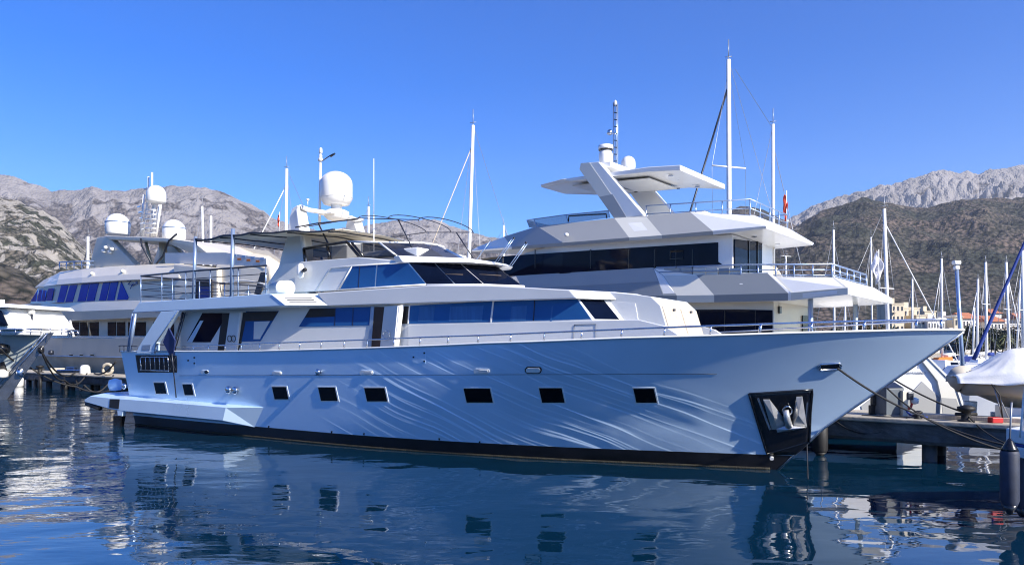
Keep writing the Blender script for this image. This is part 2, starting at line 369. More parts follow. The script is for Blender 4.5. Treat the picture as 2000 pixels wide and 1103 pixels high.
def terrain():
    rock = (0.27, 0.25, 0.25); greenish = (0.050, 0.060, 0.034); brown = (0.105, 0.078, 0.056)
    mfar = terrain_mat('far_limestone', (0.25, 0.235, 0.235), (0.13, 0.115, 0.11), (0.155, 0.135, 0.125), 0.0, 0.012, 16, 14)
    mnear = terrain_mat('near_limestone', (0.30, 0.28, 0.25), (0.06, 0.065, 0.045), (0.15, 0.13, 0.105), 0.0, 0.075, 5, 6)
    mfor = terrain_mat('forest_slope', (0.26, 0.24, 0.20), (0.050, 0.055, 0.045), (0.135, 0.105, 0.088), -0.05, 0.022, 5, 8)
    ridge('mountain', [(-320, 330), (0, 341), (40, 350), (60, 357), (100, 372), (140, 374), (180, 362), (205, 374), (245, 370), (290, 366), (330, 364), (400, 367), (450, 381), (485, 396), (515, 412), (530, 426), (560, 438), (600, 448), (650, 452), (700, 442), (760, 433), (800, 431), (840, 430), (880, 441), (920, 452), (960, 462), (1000, 478), (1100, 500), (1250, 530), (1450, 600), (1650, 660)],
          2300, 3600, mfar, 62, 1/520, lambda px, t, z: 0.15+0.75*t*t, pw=1.0, rows=130, label='long grey limestone mountain ridge behind the left yacht', crag=0.5)
    ridge('hill', [(-320, 352), (-60, 372), (0, 384), (40, 394), (75, 408), (110, 428), (140, 455), (165, 485), (195, 512), (230, 535), (300, 565), (380, 595), (500, 630)],
          750, 1500, mnear, 26, 1/210, lambda px, t, z: 0.12+0.45*t, pw=1.1, label='pale rocky hillside with scrub at the left edge', crag=0.5)
    ridge('foothill', [(-320, 480), (-60, 500), (0, 512), (40, 528), (70, 548), (100, 570), (150, 600), (220, 640)],
          240, 620, mfor, 10, 1/90, lambda px, t, z: -0.15, pw=1.0, rows=60, label='low brown scrub hill behind the far left boat', z0=1)
    ridge('mountain', [(1330, 520), (1400, 470), (1500, 440), (1541, 428), (1560, 417), (1590, 402), (1614, 390), (1660, 382), (1700, 368), (1738, 357), (1770, 350), (1800, 345), (1818, 337), (1835, 334), (1860, 338), (1890, 336), (1912, 339), (1934, 331), (1960, 329), (2000, 324), (2120, 315), (2320, 330)],
          2800, 4200, mfar, 105, 1/560, lambda px, t, z: 0.2+0.8*t*t, pw=1.35, rows=110, label='high jagged limestone mountain at the right edge', crag=1.0)
    ridge('hill', [(1340, 470), (1400, 428), (1425, 408), (1445, 400), (1490, 405), (1516, 419), (1541, 430), (1580, 450), (1680, 500)],
          1500, 2600, mfor, 25, 1/260, lambda px, t, z: -0.1+0.2*t, rows=50, label='rounded brown hill seen between the white masts')
    ridge('hill', [(1300, 560), (1400, 520), (1500, 470), (1560, 440), (1600, 415), (1640, 401), (1689, 389), (1738, 396), (1787, 405), (1815, 404), (1868, 392), (1924, 386), (2000, 385), (2100, 380), (2320, 400)],
          850, 2000, mfor, 40, 1/300, lambda px, t, z: -0.15+0.42*max(0, t-.55)*2.2*(0.35+1.2*noise.noise(Vector((px*.012, t*5, 0)))), rows=150, pw=1.0, label='broad forested mountain slope above the town on the right', z0=4)
    g = mk('ground', [(-2500, 235, 1.2), (2500, 235, 1.2), (2500, 5200, 1.2), (-2500, 5200, 1.2)], [(0, 1, 2, 3)], mfor); tag(g, kind='structure')
    g2 = MB().box((-2500, 233, -1), (2500, 235.1, 1.3)).build('seawall', 'concrete'); tag(g2, kind='structure')
terrain()
def unseen_hill_ring():  # hill ring out of view, added for darker reflections in glass and hull
    vs = []; n, r = 170, 16
    for j in range(r+1):
        rad = 560+60*j
        for i in range(n+1):
            az = R(58+268*i/n); X, Y = rad*math.sin(az), rad*math.cos(az)*.8
            hgt = 60+120*max(0, -math.sin(az))+45*noise.noise(Vector((X/400, Y/400, 3)))
            z = 1.0+hgt*(j/r)**.8+16*noise.noise(Vector((X/90, Y/90, 0)))*min(1, j/2)
            vs.append((X, Y, max(.5, z)))
    fs = [(j*(n+1)+i, j*(n+1)+i+1, (j+1)*(n+1)+i+1, (j+1)*(n+1)+i) for j in range(r) for i in range(n)]
    o = mk('hill', vs, fs, bpy.data.materials['forest_slope']); tag(o, 'unseen wooded hills added around the bay to darken reflections', kind='structure')
unseen_hill_ring()
def haze():
    m = bpy.data.materials.new('haze_air'); m.use_nodes = True; n = m.node_tree; n.nodes.remove(n.nodes['Principled BSDF'])
    v = n.nodes.new('ShaderNodeVolumePrincipled'); v.inputs['Color'].default_value = (0.78, 0.86, 1.0, 1); v.inputs['Density'].default_value = 0.00006; v.inputs['Anisotropy'].default_value = 0.2
    n.links.new(v.outputs[0], n.nodes['Material Output'].inputs['Volume'])
    o = MB().box((-5200, -1700, -2.5), (5200, 5600, 1350)).build('haze', m); tag(o, 'thin blue air haze over the bay', 'haze', kind='stuff')
haze()
# ------------------------------------------------------------------ yacht one, the silver motor yacht in front
Y1 = Fr(6.13, 17.05, 32.5)
DECK = [(-400, 690), (226, 687), (500, 686.3), (700, 681), (850, 675.5), (950, 671), (1025, 668.7), (1214, 661), (1380, 656.5), (1553, 651), (1785, 645.5), (1885, 645), (2400, 643)]
def stem_x(z):
    if z <= 0: return 0.6*z
    return z/1.03*1.0 if z < 1.03 else 1.0+(z-1.03)*(2.69/2.135)
def stem_z(x):
    if x <= 0: return x/0.6
    return 1.03*x if x < 1.0 else 1.03+(x-1.0)*(2.135/2.69)
def zdeck(x):
    hb = half(x, 3.0)
    p = Y1.Mx @ Vector((x, -hb, 0)); px = HX+F*p.x/p.y
    return CH+(HY-interp(DECK, px))/F*p.y
def half(x, z):
    zz = max(0.0, min(1.0, z/3.1))
    B = 2.40+0.52*zz**0.9 if z > 0 else 2.4*max(0.05, 1+z*0.6)
    L = 13.0-4.0*zz; p = 1.85+0.25*zz
    q = (stem_x(z)-x)/L
    if q <= 0: return 0.0
    f = 1-(1-min(1, q))**p
    r = B*f
    if x < -17: r -= 0.012*(-17-x)**1.6*(0.4+0.6*(1-zz))
    kz = 0.45+0.13*(x+4.6)/1.0 if x > -4.6 else 0.40
    kz = min(kz, 1.03)
    if z < kz and x > -5: r -= 0.10*min(1, (x+5)/3)*(kz-z)/kz*min(1, q*4)
    return max(0.0, r)
def yacht_one():
    f = Y1
    root = empty('motor_yacht', f.o, -f.a, 'large silver grey motor yacht with a long flared hull and black waterline, moored in front', 'yacht')
    xs = [-22.2+0.3*i for i in range(80)]
    xs = [x for x in xs if x < -8.2]+[-8.2+0.12*i for i in range(100)]
    xs = [x for x in xs if x < 3.67]+[3.67]
    def kz(x): return min(1.03, 0.45+0.13*(x+4.6)) if x > -4.6 else 0.40
    def row_z(x, w):                          # w -2..-0 below, 0 boot, 1 deck
        zd = zdeck(x)
        if w <= 0: z = (-0.9, -0.4, 0.0, 0.36)[w+3]
        elif w == 1: z = max(kz(x), 0.40)
        else: z = kz(x)+(zd-kz(x))*(w-1)/20.0
        return max(z, stem_z(x)) if x > -0.6 else z
    def grid(rows):
        vs = []; nr = len(rows)
        for x in xs:
            for w in rows:
                z = row_z(x, w); vs.append(Vector((x, -half(x, z), z)))
        near = len(vs); vs += [mir(v) for v in vs]
        fs = []
        for o in (0, near):
            for i in range(len(xs)-1):
                for j in range(nr-1):
                    fs.append((o+i*nr+j, o+(i+1)*nr+j, o+(i+1)*nr+j+1, o+i*nr+j+1))
        for j in range(nr-1): fs.append((j, j+1, near+j+1, near+j))
        return vs, fs
    def hullmesh(name, rows, m):
        vs, fs = grid(rows)
        me = bpy.data.meshes.new(name); bm = bmesh.new(); bv = [bm.verts.new(v) for v in vs]
        for q in fs: bm.faces.new([bv[i] for i in q])
        bmesh.ops.remove_doubles(bm, verts=bm.verts, dist=0.004)
        bmesh.ops.dissolve_degenerate(bm, dist=0.002, edges=bm.edges)
        bmesh.ops.recalc_face_normals(bm, faces=bm.faces)
        for fc in bm.faces: fc.smooth = True
        for e in bm.edges:
            if len(e.link_faces) == 2 and e.calc_face_angle(0) > R(14): e.smooth = False
        bm.to_mesh(me); bm.free(); me.materials.append(M[m])
        o = bpy.data.objects.new(name, me); scene.collection.objects.link(o); o.parent = root; return o
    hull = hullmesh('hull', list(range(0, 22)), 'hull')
    boot = hullmesh('boot_top', [-3, -2, -1, 0], 'black')
    # local point of the hull skin under a pixel
    def skin(px, py, out=0.0):
        t = -2.6
        for _ in range(12):
            p = f.on(px, py, t); t = -half(p.x, p.z)-out
        return f.on(px, py, t)
    def splate(name, pxs, m, parent, out=0.012, thick=0.04):
        return plate(name, [skin(*q) for q in pxs], m, parent, out, thick)
    def sub(poly, n=3):
        r = []
        for i in range(len(poly)):
            a, b = poly[i], poly[(i+1) % len(poly)]
            for k in range(n): r.append((a[0]+(b[0]-a[0])*k/n, a[1]+(b[1]-a[1])*k/n))
        return r
    # deck edge cap and deck
    cap = [Vector((x, -half(x, zdeck(x))-0.01, zdeck(x)+0.012)) for x in xs]
    MB().tube(cap, 0.028, 6).tube([mir(p) for p in cap], 0.028, 6).build('cap_rail', 'white', root, True)
    dv = []
    for x in xs:
        dz_ = max(zdeck(x)-0.75, min(zdeck(x)-0.03, stem_z(x)+0.25)); h1 = max(0.0, half(x, zdeck(x))-0.05); h2 = max(0.0, min(h1-.03, half(x, dz_)-0.08))
        dv += [Vector((x, -h1, zdeck(x)-0.005)), Vector((x, -h2, dz_)), Vector((x, h2, dz_)), Vector((x, h1, zdeck(x)-0.005))]
    mk('deck', dv, [(4*i+j, 4*i+4+j, 4*i+5+j, 4*i+1+j) for i in range(len(xs)-1) for j in range(3)], 'white', root)
    # waterline weed and seam
    MB().tube([Vector((x, -half(x, 0.02)-0.004, 0.02)) for x in xs if x < -0.1], 0.035, 5).build('weed_line', 'growth', boot, True)
    seam = [skin(px, 733+(730-733)*(px-350)/1030, 0.001) for px in range(350, 1420, 30)]
    MB().tube(seam, 0.006, 5).build('seam_line', 'darktube', hull, True)
    # stem bar
    MB().tube([Vector((stem_x(z)+0.0, 0, z)) for z in [0.0, .5, 1.03, 1.6, 2.2, 2.8, 3.14]], 0.03, 8).build('stem_bar', 'polish', root, True)
    # portholes
    for a, b, c, d in ((301, 326, 747, 768), (357, 379, 750, 771), (532, 564, 755, 779), (622, 660, 756, 782), (712, 757, 757, 783), (906, 963, 758, 785), (1053, 1103, 757, 785), (1237, 1283, 758, 785)):
        sk = min(6, (d-c)*0.22)
        fr = splate('porthole', sub([(a-2, c-2), (b-sk+2, c-2), (b+3, d+2), (a+sk-2, d+2)], 2), 'white', root, 0.010, 0.04)
        splate('pane', sub([(a, c), (b-sk, c), (b, d), (a+sk, d)], 2), 'port', fr, 0.018, 0.03)
    def oval(px, py, wd, ht, m, name='vent', out=0.02):
        pts = []
        for k in range(20):
            an = 2*math.pi*k/20; cx = math.cos(an); sx = math.sin(an)
            pts.append((px+(wd/2-ht/2)*(1 if cx > 0 else -1)+ht/2*cx, py+ht/2*sx))
        return splate(name, pts, m, root, out, 0.06)
    for px, py, wd, ht in ((541, 728.5, 18, 8), (716, 727.5, 26, 9), (941, 724.5, 31, 10)):
        v = oval(px, py, wd, ht, 'white'); oval(px+wd*0.12, py, wd*0.6, ht*0.55, 'soffit', 'louvre', 0.032).parent = v
    v = oval(400, 726, 15, 7, 'white'); oval(404, 726, 7, 6, 'blackpaint', 'louvre', 0.03).parent = v
    v = oval(1042, 722, 33, 13, 'blackpaint', 'fairlead'); oval(1042, 722, 28, 9, 'white', 'louvre', 0.035).parent = v
    def stud(px, py, rpx, name='bollard'):
        p = skin(px, py, 0.04); r = rpx/F*(f.Mx@p).y
        mb = MB(); c = p
        prof = [(r*.4, -0.10), (r*.55, -.06), (r*.5, 0), (r*1.0, 0.03), (r, .07), (r*.6, .10), (0.002, .105)]
        n = 14; vs = []
        for rr, d in prof:
            for k in range(n):
                a = 2*math.pi*k/n; vs.append(c+Vector((rr*math.cos(a), -d, rr*math.sin(a))))
        mb.add(vs, [(i*n+k, i*n+(k+1) % n, (i+1)*n+(k+1) % n, (i+1)*n+k) for i in range(len(prof)-1) for k in range(n)])
        return mb.build(name, 'steel', root, True)
    for q in ((623, 726, 6), (448, 761, 8), (461, 762, 8), (245, 754, 6)): stud(*q)
    for px, py in ((525, 835), (648, 845), (711, 849), (858, 859), (937, 865)): splate('discharge_hole', [(px-1.5, py-4), (px+1.5, py-4), (px+1, py), (px-1, py)], 'blackpaint', hull, 0.01, 0.02)
    # hatch outlines
    for (a, b, c, d) in ((806, 831, 685, 709), (366, 382, 694, 713)):
        h = splate('hull_hatch', [(a, c), (b, c), (b, d), (a, d)], 'hull', root, 0.006, 0.02)
        for (x0, y0) in ((a+2, (c+d)/2), (b-2, c+4), (b-2, d-4)): splate('latch', [(x0-1.6, y0-1.6), (x0+1.6, y0-1.6), (x0+1.6, y0+1.6), (x0-1.6, y0+1.6)], 'darktube', h, 0.012, 0.01)
    # anchor pocket at the bow
    out = [(1463, 769), (1587, 761), (1583, 806), (1581, 862), (1567, 877), (1553, 887), (1498, 886), (1480, 827)]
    vs = []; nu, nv = 10, 16
    for j in range(nv+1):
        t = j/nv; py0, py1 = 769+118*t, 761+(887-761)*t
        xl = interp([(769, 1463), (827, 1480), (887, 1498)], py0); xr = interp([(761, 1587), (806, 1584), (862, 1581), (877, 1567), (887, 1553)], py1)
        for i in range(nu+1): vs.append(skin(xl+(xr-xl)*i/nu, py0+(py1-py0)*i/nu, 0.012))
    pk = mk('anchor_pocket', vs, [(j*(nu+1)+i, j*(nu+1)+i+1, (j+1)*(nu+1)+i+1, (j+1)*(nu+1)+i) for j in range(nv) for i in range(nu)], 'blackpaint', root, True)
    sm_ = pk.modifiers.new('solid', 'SOLIDIFY'); sm_.thickness = 0.02
    # frame rim standing proud
    def prim(a, b, wpx, m, o1, th, name, parent):
        (ax, ay), (bx, by) = a, b; L = math.hypot(bx-ax, by-ay); nx, ny = -(by-ay)/L*wpx, (bx-ax)/L*wpx
        return splate(name, [(ax, ay), (bx, by), (bx+nx, by+ny), (ax+nx, ay+ny)], m, parent, o1, th)
    MB().tube([skin(*q_, .02) for q_ in sub([(1463, 769), (1587, 761), (1583, 806), (1581, 862), (1498, 886), (1480, 827)], 5)+[(1463, 769)]], .028, 6).build('pocket_rim', 'blackpaint', pk, True)
    prim((1502, 838), (1478, 776), 4, 'polish', 0.035, 0.02, 'pocket_trim', pk)
    prim((1578, 784), (1574, 822), 3, 'polish', 0.035, 0.02, 'pocket_trim', pk)
    # anchor: shank, two flukes, crown
    def solidpx(name, pxs, depth_front, depth_mid, m, parent):
        base = [skin(*q) for q in pxs]; c = sum(base, Vector())/len(base)
        n = Vector((0.25, -0.97, -0.12)).normalized()
        fr = [p+n*depth_front for p in base]; bk = [p for p in base]
        apex = c+n*depth_mid; k = len(base)
        vs = fr+bk+[apex]
        fs = [(i, (i+1) % k, k+(i+1) % k, k+i) for i in range(k)]+[(i, (i+1) % k, 2*k) for i in range(k)]
        return mk(name, vs, fs, m, parent, False, 0.008)
    an = solidpx('anchor', [(1516, 835), (1532, 829), (1550, 829), (1573, 832), (1549, 838), (1518, 842)], 0.12, 0.22, 'galv', root)
    solidpx('fluke', [(1490, 779), (1503, 779), (1538, 825), (1519, 838), (1507, 837)], 0.06, 0.17, 'galv', an)
    solidpx('fluke', [(1555, 774), (1567, 773), (1576, 833), (1548, 832), (1547, 822)], 0.06, 0.17, 'galv', an)
    a0, a1 = skin(1535, 800, 0.1), skin(1541, 832, 0.16)
    MB().tube([a0, lerp(a0, a1, .5)+Vector((0, -.05, 0)), a1], 0.06, 10, 0.085).build('shank', 'galv', an, True)
    MB().tube([skin(1538+9*math.cos(a), 802+9*math.sin(a), 0.1) for a in [math.pi*2*k/14 for k in range(15)]], 0.018, 6).build('hawse_ring', 'steel', pk, True)
    oval(1507, 893, 8, 6, 'white', 'drain_cap', 0.06)
    # bow fairlead ring
    pts = []
    for k in range(25):
        an_ = 2*math.pi*k/24; cx = math.cos(an_); pts.append(skin(1621+(16 if cx > 0 else -16)+6*cx, 717+6*math.sin(an_)-(2 if cx > 0 else 0), 0.035))
    fl = MB().tube(pts, 0.022, 8).build('bow_fairlead', 'steel', root, True)
    splate('fairlead_opening', [(1603, 713), (1639, 711), (1641, 720), (1604, 722)], 'blackpaint', fl, 0.008, 0.03)
    # low deck rail
    RT = [(345, 678), (450, 673), (600, 667.5), (730, 663), (830, 658.5), (950, 654.6), (1100, 648), (1298, 639.5), (1380, 636.5), (1553, 630.5), (1700, 626.5), (1850, 623.4)]
    def railpt(px, out=-0.08):
        py = interp(RT, px); t = -2.6
        for _ in range(14):
            p = f.on(px, py, t); t = -max(0.03, half(p.x, min(p.z, 3.1))-0.08)
        return f.on(px, py, t)
    pxs = list(range(345, 1851, 25))
    top = [railpt(p) for p in pxs]
    top.append(Vector((3.45, 0, top[-1].z)))
    mb = MB(); mb.tube(top, 0.022, 7).tube([mir(p) for p in top], 0.022, 7)
    # second, lower bow rail on the near side
    lo = [p-Vector((0, 0, 0.20)) for p in top if p.x > -1.5]; mb.tube(lo, 0.013, 6); mb.tube([mir(p) for p in lo], 0.013, 6)
    rl = mb.build('deck_rail', 'steel', root, True)
    for px in (378, 408, 440, 472, 508, 546, 586, 628, 673, 718, 770, 821, 876, 935, 998, 1064, 1137, 1215, 1299, 1389, 1486, 1586, 1689, 1791):
        p = railpt(px); zd = zdeck(p.x)
        MB().tube([p, Vector((p.x-0.03, p.y, zd))], 0.020 if px < 1400 else 0.032, 6).build('stanchion', 'steel', rl, True)
    pb = railpt(1838); MB().tube([pb, Vector((pb.x, pb.y, zdeck(pb.x)))], 0.03, 6).build('stanchion', 'steel', rl, True)
    # --- stern blister and platform
    bl = lambda px, py: f.on(px, py, -2.95)
    tp = [(165, 780), (176, 773), (215, 777), (300, 783), (441, 795)]
    bt = [(165, 784), (215, 798), (238, 802), (330, 811), (435, 821)]
    N = 5; top_o = [bl(*q) for q in tp]; bot_o = [bl(*q) for q in bt]
    tip_t = skin(515, 795, 0.0); tip_b = skin(497, 834, 0.0)
    top_i = [Vector((p.x, -2.3, p.z+0.10)) for p in top_o]; bot_i = [Vector((p.x, -2.0, p.z-0.25)) for p in bot_o]
    vs = top_o+bot_o+top_i+bot_i+[tip_t, tip_b]
    vs += [Vector((v.x, -v.y, v.z)) for v in vs]
    K = 4*N+2; fs = []
    for o in (0, K):
        for i in range(N-1):
            fs += [(o+i, o+i+1, o+N+i+1, o+N+i), (o+i, o+i+1, o+2*N+i+1, o+2*N+i), (o+N+i, o+N+i+1, o+3*N+i+1, o+3*N+i)]
        fs += [(o+N-1, o+4*N, o+4*N+1, o+2*N-1), (o+N-1, o+4*N, o+3*N-1), (o+2*N-1, o+4*N+1, o+4*N-1)]
    fs += [(0, 2*N, K+2*N, K), (0, K, K+N, N), (N, 3*N, K+3*N, K+N), (2*N, 2*N+1, K+2*N+1, K+2*N), (3*N, 3*N+1, K+3*N+1, K+3*N), (2*N+1, 2*N+2, K+2*N+2, K+2*N+1), (3*N+1, 3*N+2, K+3*N+2, K+3*N+1)]
    sp = mk('swim_platform', vs, fs, 'hull', root, False, 0.012)
    MB().prism([bl(215, 779)+Vector((0, -.015, 0)), bl(234, 779)+Vector((0, -.015, 0)), bl(232, 798)+Vector((0, -.015, 0)), bl(214, 796)+Vector((0, -.015, 0))], (0, 0.05, 0)).build('fender_pad', 'rubber', sp)
    MB().tube([bl(166, 787)+Vector((-.05, .1, -.02)), bl(190, 795)+Vector((0, .1, -.04))], 0.09, 8).build('edge_fender', 'rubber', sp, True)
    MB().prism([bl(229, 801), bl(240, 803), bl(238, 812), bl(230, 811)], (0, .12, 0)).build('strut_foot', 'hull', sp)
    MB().prism([f.on(221, 812, -2.9), f.on(238, 812, -2.9), f.on(232, 846, -2.9), f.on(222, 846, -2.9)], (0, .14, 0)).build('rudder_strut', 'blackpaint', sp)
    tx = f.on(222, 753, -2.3)
    MB().lathe(tx+Vector((-.25, 0.2, -.2)), [(0.02, 0), (.2, .02), (.26, .2), (.22, .4), (.03, .46)], 14).build('stern_light_housing', 'hull', root, True)
    # --- boarding gate recess
    P9 = lambda px, py, o=0.0: skin(px, py, o)
    gr = splate('gate_recess', [(265, 693), (333, 693), (345, 694), (346, 727), (270, 727)], 'darkcabin', root, 0.012, 0.10)
    g = MB()
    g.tube([P9(274, 700, .05), P9(276, 697, .05), P9(328, 697, .05)], 0.018, 6).tube([P9(274, 722, .05), P9(330, 724, .05)], 0.018, 6).tube([P9(274, 700, .05), P9(276, 722, .05)], 0.02, 6)
    for px in (284, 293, 302, 311, 320, 328): g.tube([P9(px, 698, .05), P9(px+1, 723, .05)], 0.012, 5)
    g.build('gate_bars', 'steel', gr, True)
    bp_ = MB().prism([P9(318, 668, .05), P9(329, 640, .05), P9(341, 664, .05), P9(338, 693, .05), P9(331, 693, .05)], (0, .05, 0)).build('folded_gangway', 'navy', root)
    MB().tube([P9(336, 690, .12), P9(338, 715, .14), P9(344, 776, .10)], 0.022, 6).tube([P9(331, 695, .1), P9(343, 722, .1)], .012, 5).tube([P9(344, 695, .1), P9(332, 722, .1)], .012, 5).build('gangway_pole', 'darktube', bp_, True)
    MB().tube([f.on(358, 610, -2.6), f.on(336, 688, -2.75)], 0.035, 6).tube([f.on(362, 610, -2.6), f.on(341, 688, -2.75)], 0.02, 6).build('gangway_crane', 'darktube', bp_, True)
    # --- main deckhouse on wall plane W
    W = lambda px, py, o=0.0: f.on(px, py, -1.75-o, 0.0333)
    def wplate(name, pxs, m, parent, out=0.012, thick=0.03): return plate(name, [W(*q) for q in pxs], m, parent, out, thick)
    zdk = 1.95
    def colw(tpx, bx=None):
        t = W(*tpx); b = W(*(bx or tpx)) if bx else t.copy(); b = Vector((b.x, t.y if not bx else b.y, zdk)); return (b, t)
    corT, corB = W(1127, 583), W(1157, 623); slope = (corB.x-corT.x)/(corB.z-corT.z)
    def down(p, z): return Vector((p.x+slope*(z-p.z), p.y, z))
    aft = W(352, 603); aft = (Vector((aft.x-0.0, aft.y, zdk)), aft)
    mid = W(640, 596); mid = (Vector((mid.x, mid.y, zdk)), mid)
    cor = (down(corT, zdk), corT)
    ch = Vector((0.72, 0.85, 0)); chm = (cor[0]+ch, cor[1]+ch); ctr = (Vector((chm[0].x+.08, 0, zdk)), Vector((chm[1].x+.08, 0, corT.z)))
    dh = house('deckhouse', [aft, mid, cor, chm, ctr], 'house', root, 0.02)
    # aft salon windows and doors
    wn = wplate('side_window', [(396, 611), (434, 611), (434, 630), (411, 668), (372, 668), (366, 665)], 'glassdark', dh)
    wplate('window_edge', [(392, 626), (398, 626), (376, 668), (366, 668)], 'hull', wn, 0.02)
    wplate('door_recess', [(434, 611), (449, 611), (443, 686), (425, 686)], 'darkcabin', dh, 0.010)
    dr = wplate('sliding_door', [(451, 611), (471, 610), (463, 690), (440, 690)], 'house', dh, 0.05, 0.04)
    for px in (449, 457): 
        c = W(px, 661, .06); MB().tube([c+Vector((.1*math.cos(a), -0.02, .1*math.sin(a))) for a in [math.pi*2*k/12 for k in range(13)]], 0.012, 5).build('door_emblem', 'darktube', dr, True)
    wplate('door_frame', [(471, 610), (474, 610), (465, 690), (461, 690)], 'white', dh, 0.07, .06)
    wplate('dark_jamb', [(476, 610), (484, 610), (472, 668), (464, 690)], 'darkcabin', dh, 0.02)
    w2 = wplate('side_window', [(481, 608), (545, 607), (509, 666), (470, 667)], 'glass', dh, 0.014)
    wplate('blind', [(483, 609), (544, 608), (533, 626), (481, 627)], 'darkcabin', w2, 0.020, .02)
    wplate('curtain', [(497, 628), (528, 627), (508, 662), (496, 662)], 'soffit', w2, 0.018, .02)['label'] = 'pale curtain'
    # forward strip windows
    wl_ = wplate('side_window', [(606, 602.5), (724, 599), (721, 635), (584, 638)], 'glass', dh, 0.014)
    wplate('blind', [(606, 603), (655, 602), (654, 618), (596, 620)], 'darkcabin', wl_, 0.020, .02)
    for px in (655, 690): wplate('mullion', [(px, 601), (px+1.2, 601), (px+.2, 636), (px-1, 636)], 'darktube', wl_, 0.022, .02)
    # doorway
    wplate('doorway', [(731, 599), (751, 599), (741, 690), (722, 690)], 'wood', dh, 0.012)
    wplate('door_frame', [(726, 599), (732, 599), (725, 690), (718, 690)], 'steelblue', dh, 0.03)
    dd = plate('open_door', [W(752, 598, .03), W(778, 597, .25), W(769, 690, .25), W(742, 690, .03)], 'house', dh, 0.02, 0.05)
    c = W(755, 654, .20); MB().tube([c+Vector((.12*math.cos(a), -0.02, .12*math.sin(a))) for a in [math.pi*2*k/12 for k in range(13)]], 0.016, 5).build('door_wheel', 'steel', dd, True)
    plate('door_edge', [W(779, 597, .25), W(788, 595, .1), W(776, 692, .1), W(769, 692, .25)], 'white', dh, 0.02, 0.05)
    wplate('dark_jamb', [(789, 598), (800, 598), (797, 632), (784, 632)], 'darkcabin', dh, 0.02)
    w3 = wplate('side_window', [(801, 597), (964, 588), (959, 629), (797, 632)], 'glass', dh, 0.014)
    w4 = wplate('side_window', [(966, 588), (1127, 583.5), (1155, 623), (961, 629)], 'glass', dh, 0.014)
    wplate('mullion', [(963, 588), (966, 588), (961, 629), (958, 629)], 'soffit', w4, 0.03)
    wplate('mullion', [(1044, 586), (1045.5, 586), (1043.5, 626), (1042, 626)], 'blackpaint', w4, 0.02)
    wplate('window_side_frame', [(800, 597), (802, 597), (799, 632), (797, 632)], 'white', w3, 0.03)  # white strip along the aft edge of the window
    for a_, b_, p_ in ((880, 945, w3), (1078, 1081, w4), (820, 850, w3), (1000, 1030, w4)):
        c_ = wplate('curtain', [(a_, 598), (b_, 597), (b_-3, 627), (a_-3, 628)], 'curtain', p_, 0.018, .02)
    # chamfer window
    ct, cb = corT, corB; a_ = [ct+ch*0.06+Vector((0, 0, -.03)), ct+ch*0.62+Vector((0, 0, -.03)), cb+ch*0.62, cb+ch*0.06]
    nn = Vector((0.76, -0.64, .3)).normalized()
    plate('corner_window', a_, 'glassdark', dh, 0.02, 0.03, n=nn)
    # coaming below the windows
    C1 = lambda px, py: f.on(px, py, -1.75-.06, 0.0333)
    cp = [C1(797, 634), C1(1000, 629), (C1(1196, 625)), C1(1248, 624.5), C1(1298, 636.5), C1(1334, 660)]
    cpb = [Vector((p.x, p.y, zdk if p.x < -6 else 2.4)) for p in cp]; cpb[-1].z = cp[-1].z-0.3
    vs = cp+cpb; vs += [v+Vector((0, .14, 0)) for v in vs]; n6 = len(cp)
    fs = [(i, i+1, n6+i+1, n6+i) for i in range(n6-1)]+[(2*n6+i, 2*n6+i+1, 3*n6+i+1, 3*n6+i) for i in range(n6-1)]+[(i, i+1, 2*n6+i+1, 2*n6+i) for i in range(n6-1)]
    fs += [(0, n6, 3*n6, 2*n6), (n6-1, 2*n6-1, 4*n6-1, 3*n6-1)]
    mk('coaming', vs, fs, 'house', root, False, 0.012); mk('coaming', [mir(v) for v in vs], fs, 'house', root, False, 0.012)
    hf = MB(); q = [C1(1122, 634)+Vector((0, -.008, 0)), C1(1164, 633)+Vector((0, -.008, 0)), C1(1164, 664)+Vector((0, -.008, 0)), C1(1120, 665)+Vector((0, -.008, 0))]
    hf.tube(q[:1]+q[1:]+q[:1], 0.006, 4).build('locker_outline', 'darktube', root)
    # upper band (overhanging window strip)
    B1 = lambda px, py: f.on(px, py, -1.75-.16, 0.0333)
    ub = [(B1(640, 597.5), B1(618, 572)), (B1(880, 590), B1(835, 557)), (B1(1000, 586.5), B1(960, 557.5)), (B1(1127, 583), B1(1112, 566))]
    b3, t3 = ub[-1]; ub += [(b3+Vector((.78, .95, 0)), t3+Vector((.78, .95, -.02))), (Vector((b3.x+.88, 0, b3.z)), Vector((t3.x+.88, 0, t3.z)))]
    house('upper_band', ub, 'house', root, 0.025)
    # aft boat deck slab
    sl = lambda px, py: f.on(px, py, -2.85)
    house('boat_deck', [(sl(258, 610), sl(272, 590.5)), (sl(554.6, 597), sl(527, 573.5)), (f.on(648, 597.2, -2.24), f.on(618, 573, -2.22))], 'hull', root, 0.015)
    a, b = [sl(530.5, 575), f.on(615, 574.5, -2.26)], [f.on(643, 596, -2.28), sl(557, 595.8)]
    vp = plate('vent_panel', [a[0], a[1], b[0], b[1]], 'white', root, 0.02, 0.04, n=(0.45, -0.88, 0.1))
    for k in range(3):
        t0 = 0.34+0.16*k
        l0, l1 = lerp(a[0], b[1], t0), lerp(a[1], b[0], t0); q0, q1 = lerp(a[0], b[1], t0+.06), lerp(a[1], b[0], t0+.06)
        plate('louvre_slot', [lerp(l0, l1, .2), lerp(l0, l1, .82), lerp(q0, q1, .82), lerp(q0, q1, .2)], 'blackpaint', vp, 0.027, 0.02, n=(0.45, -0.88, 0.1))
    # arch legs
    lg = [sl(313.5, 609), sl(350, 606), sl(306, 668), sl(304, 690), sl(266, 690), sl(270, 678)]
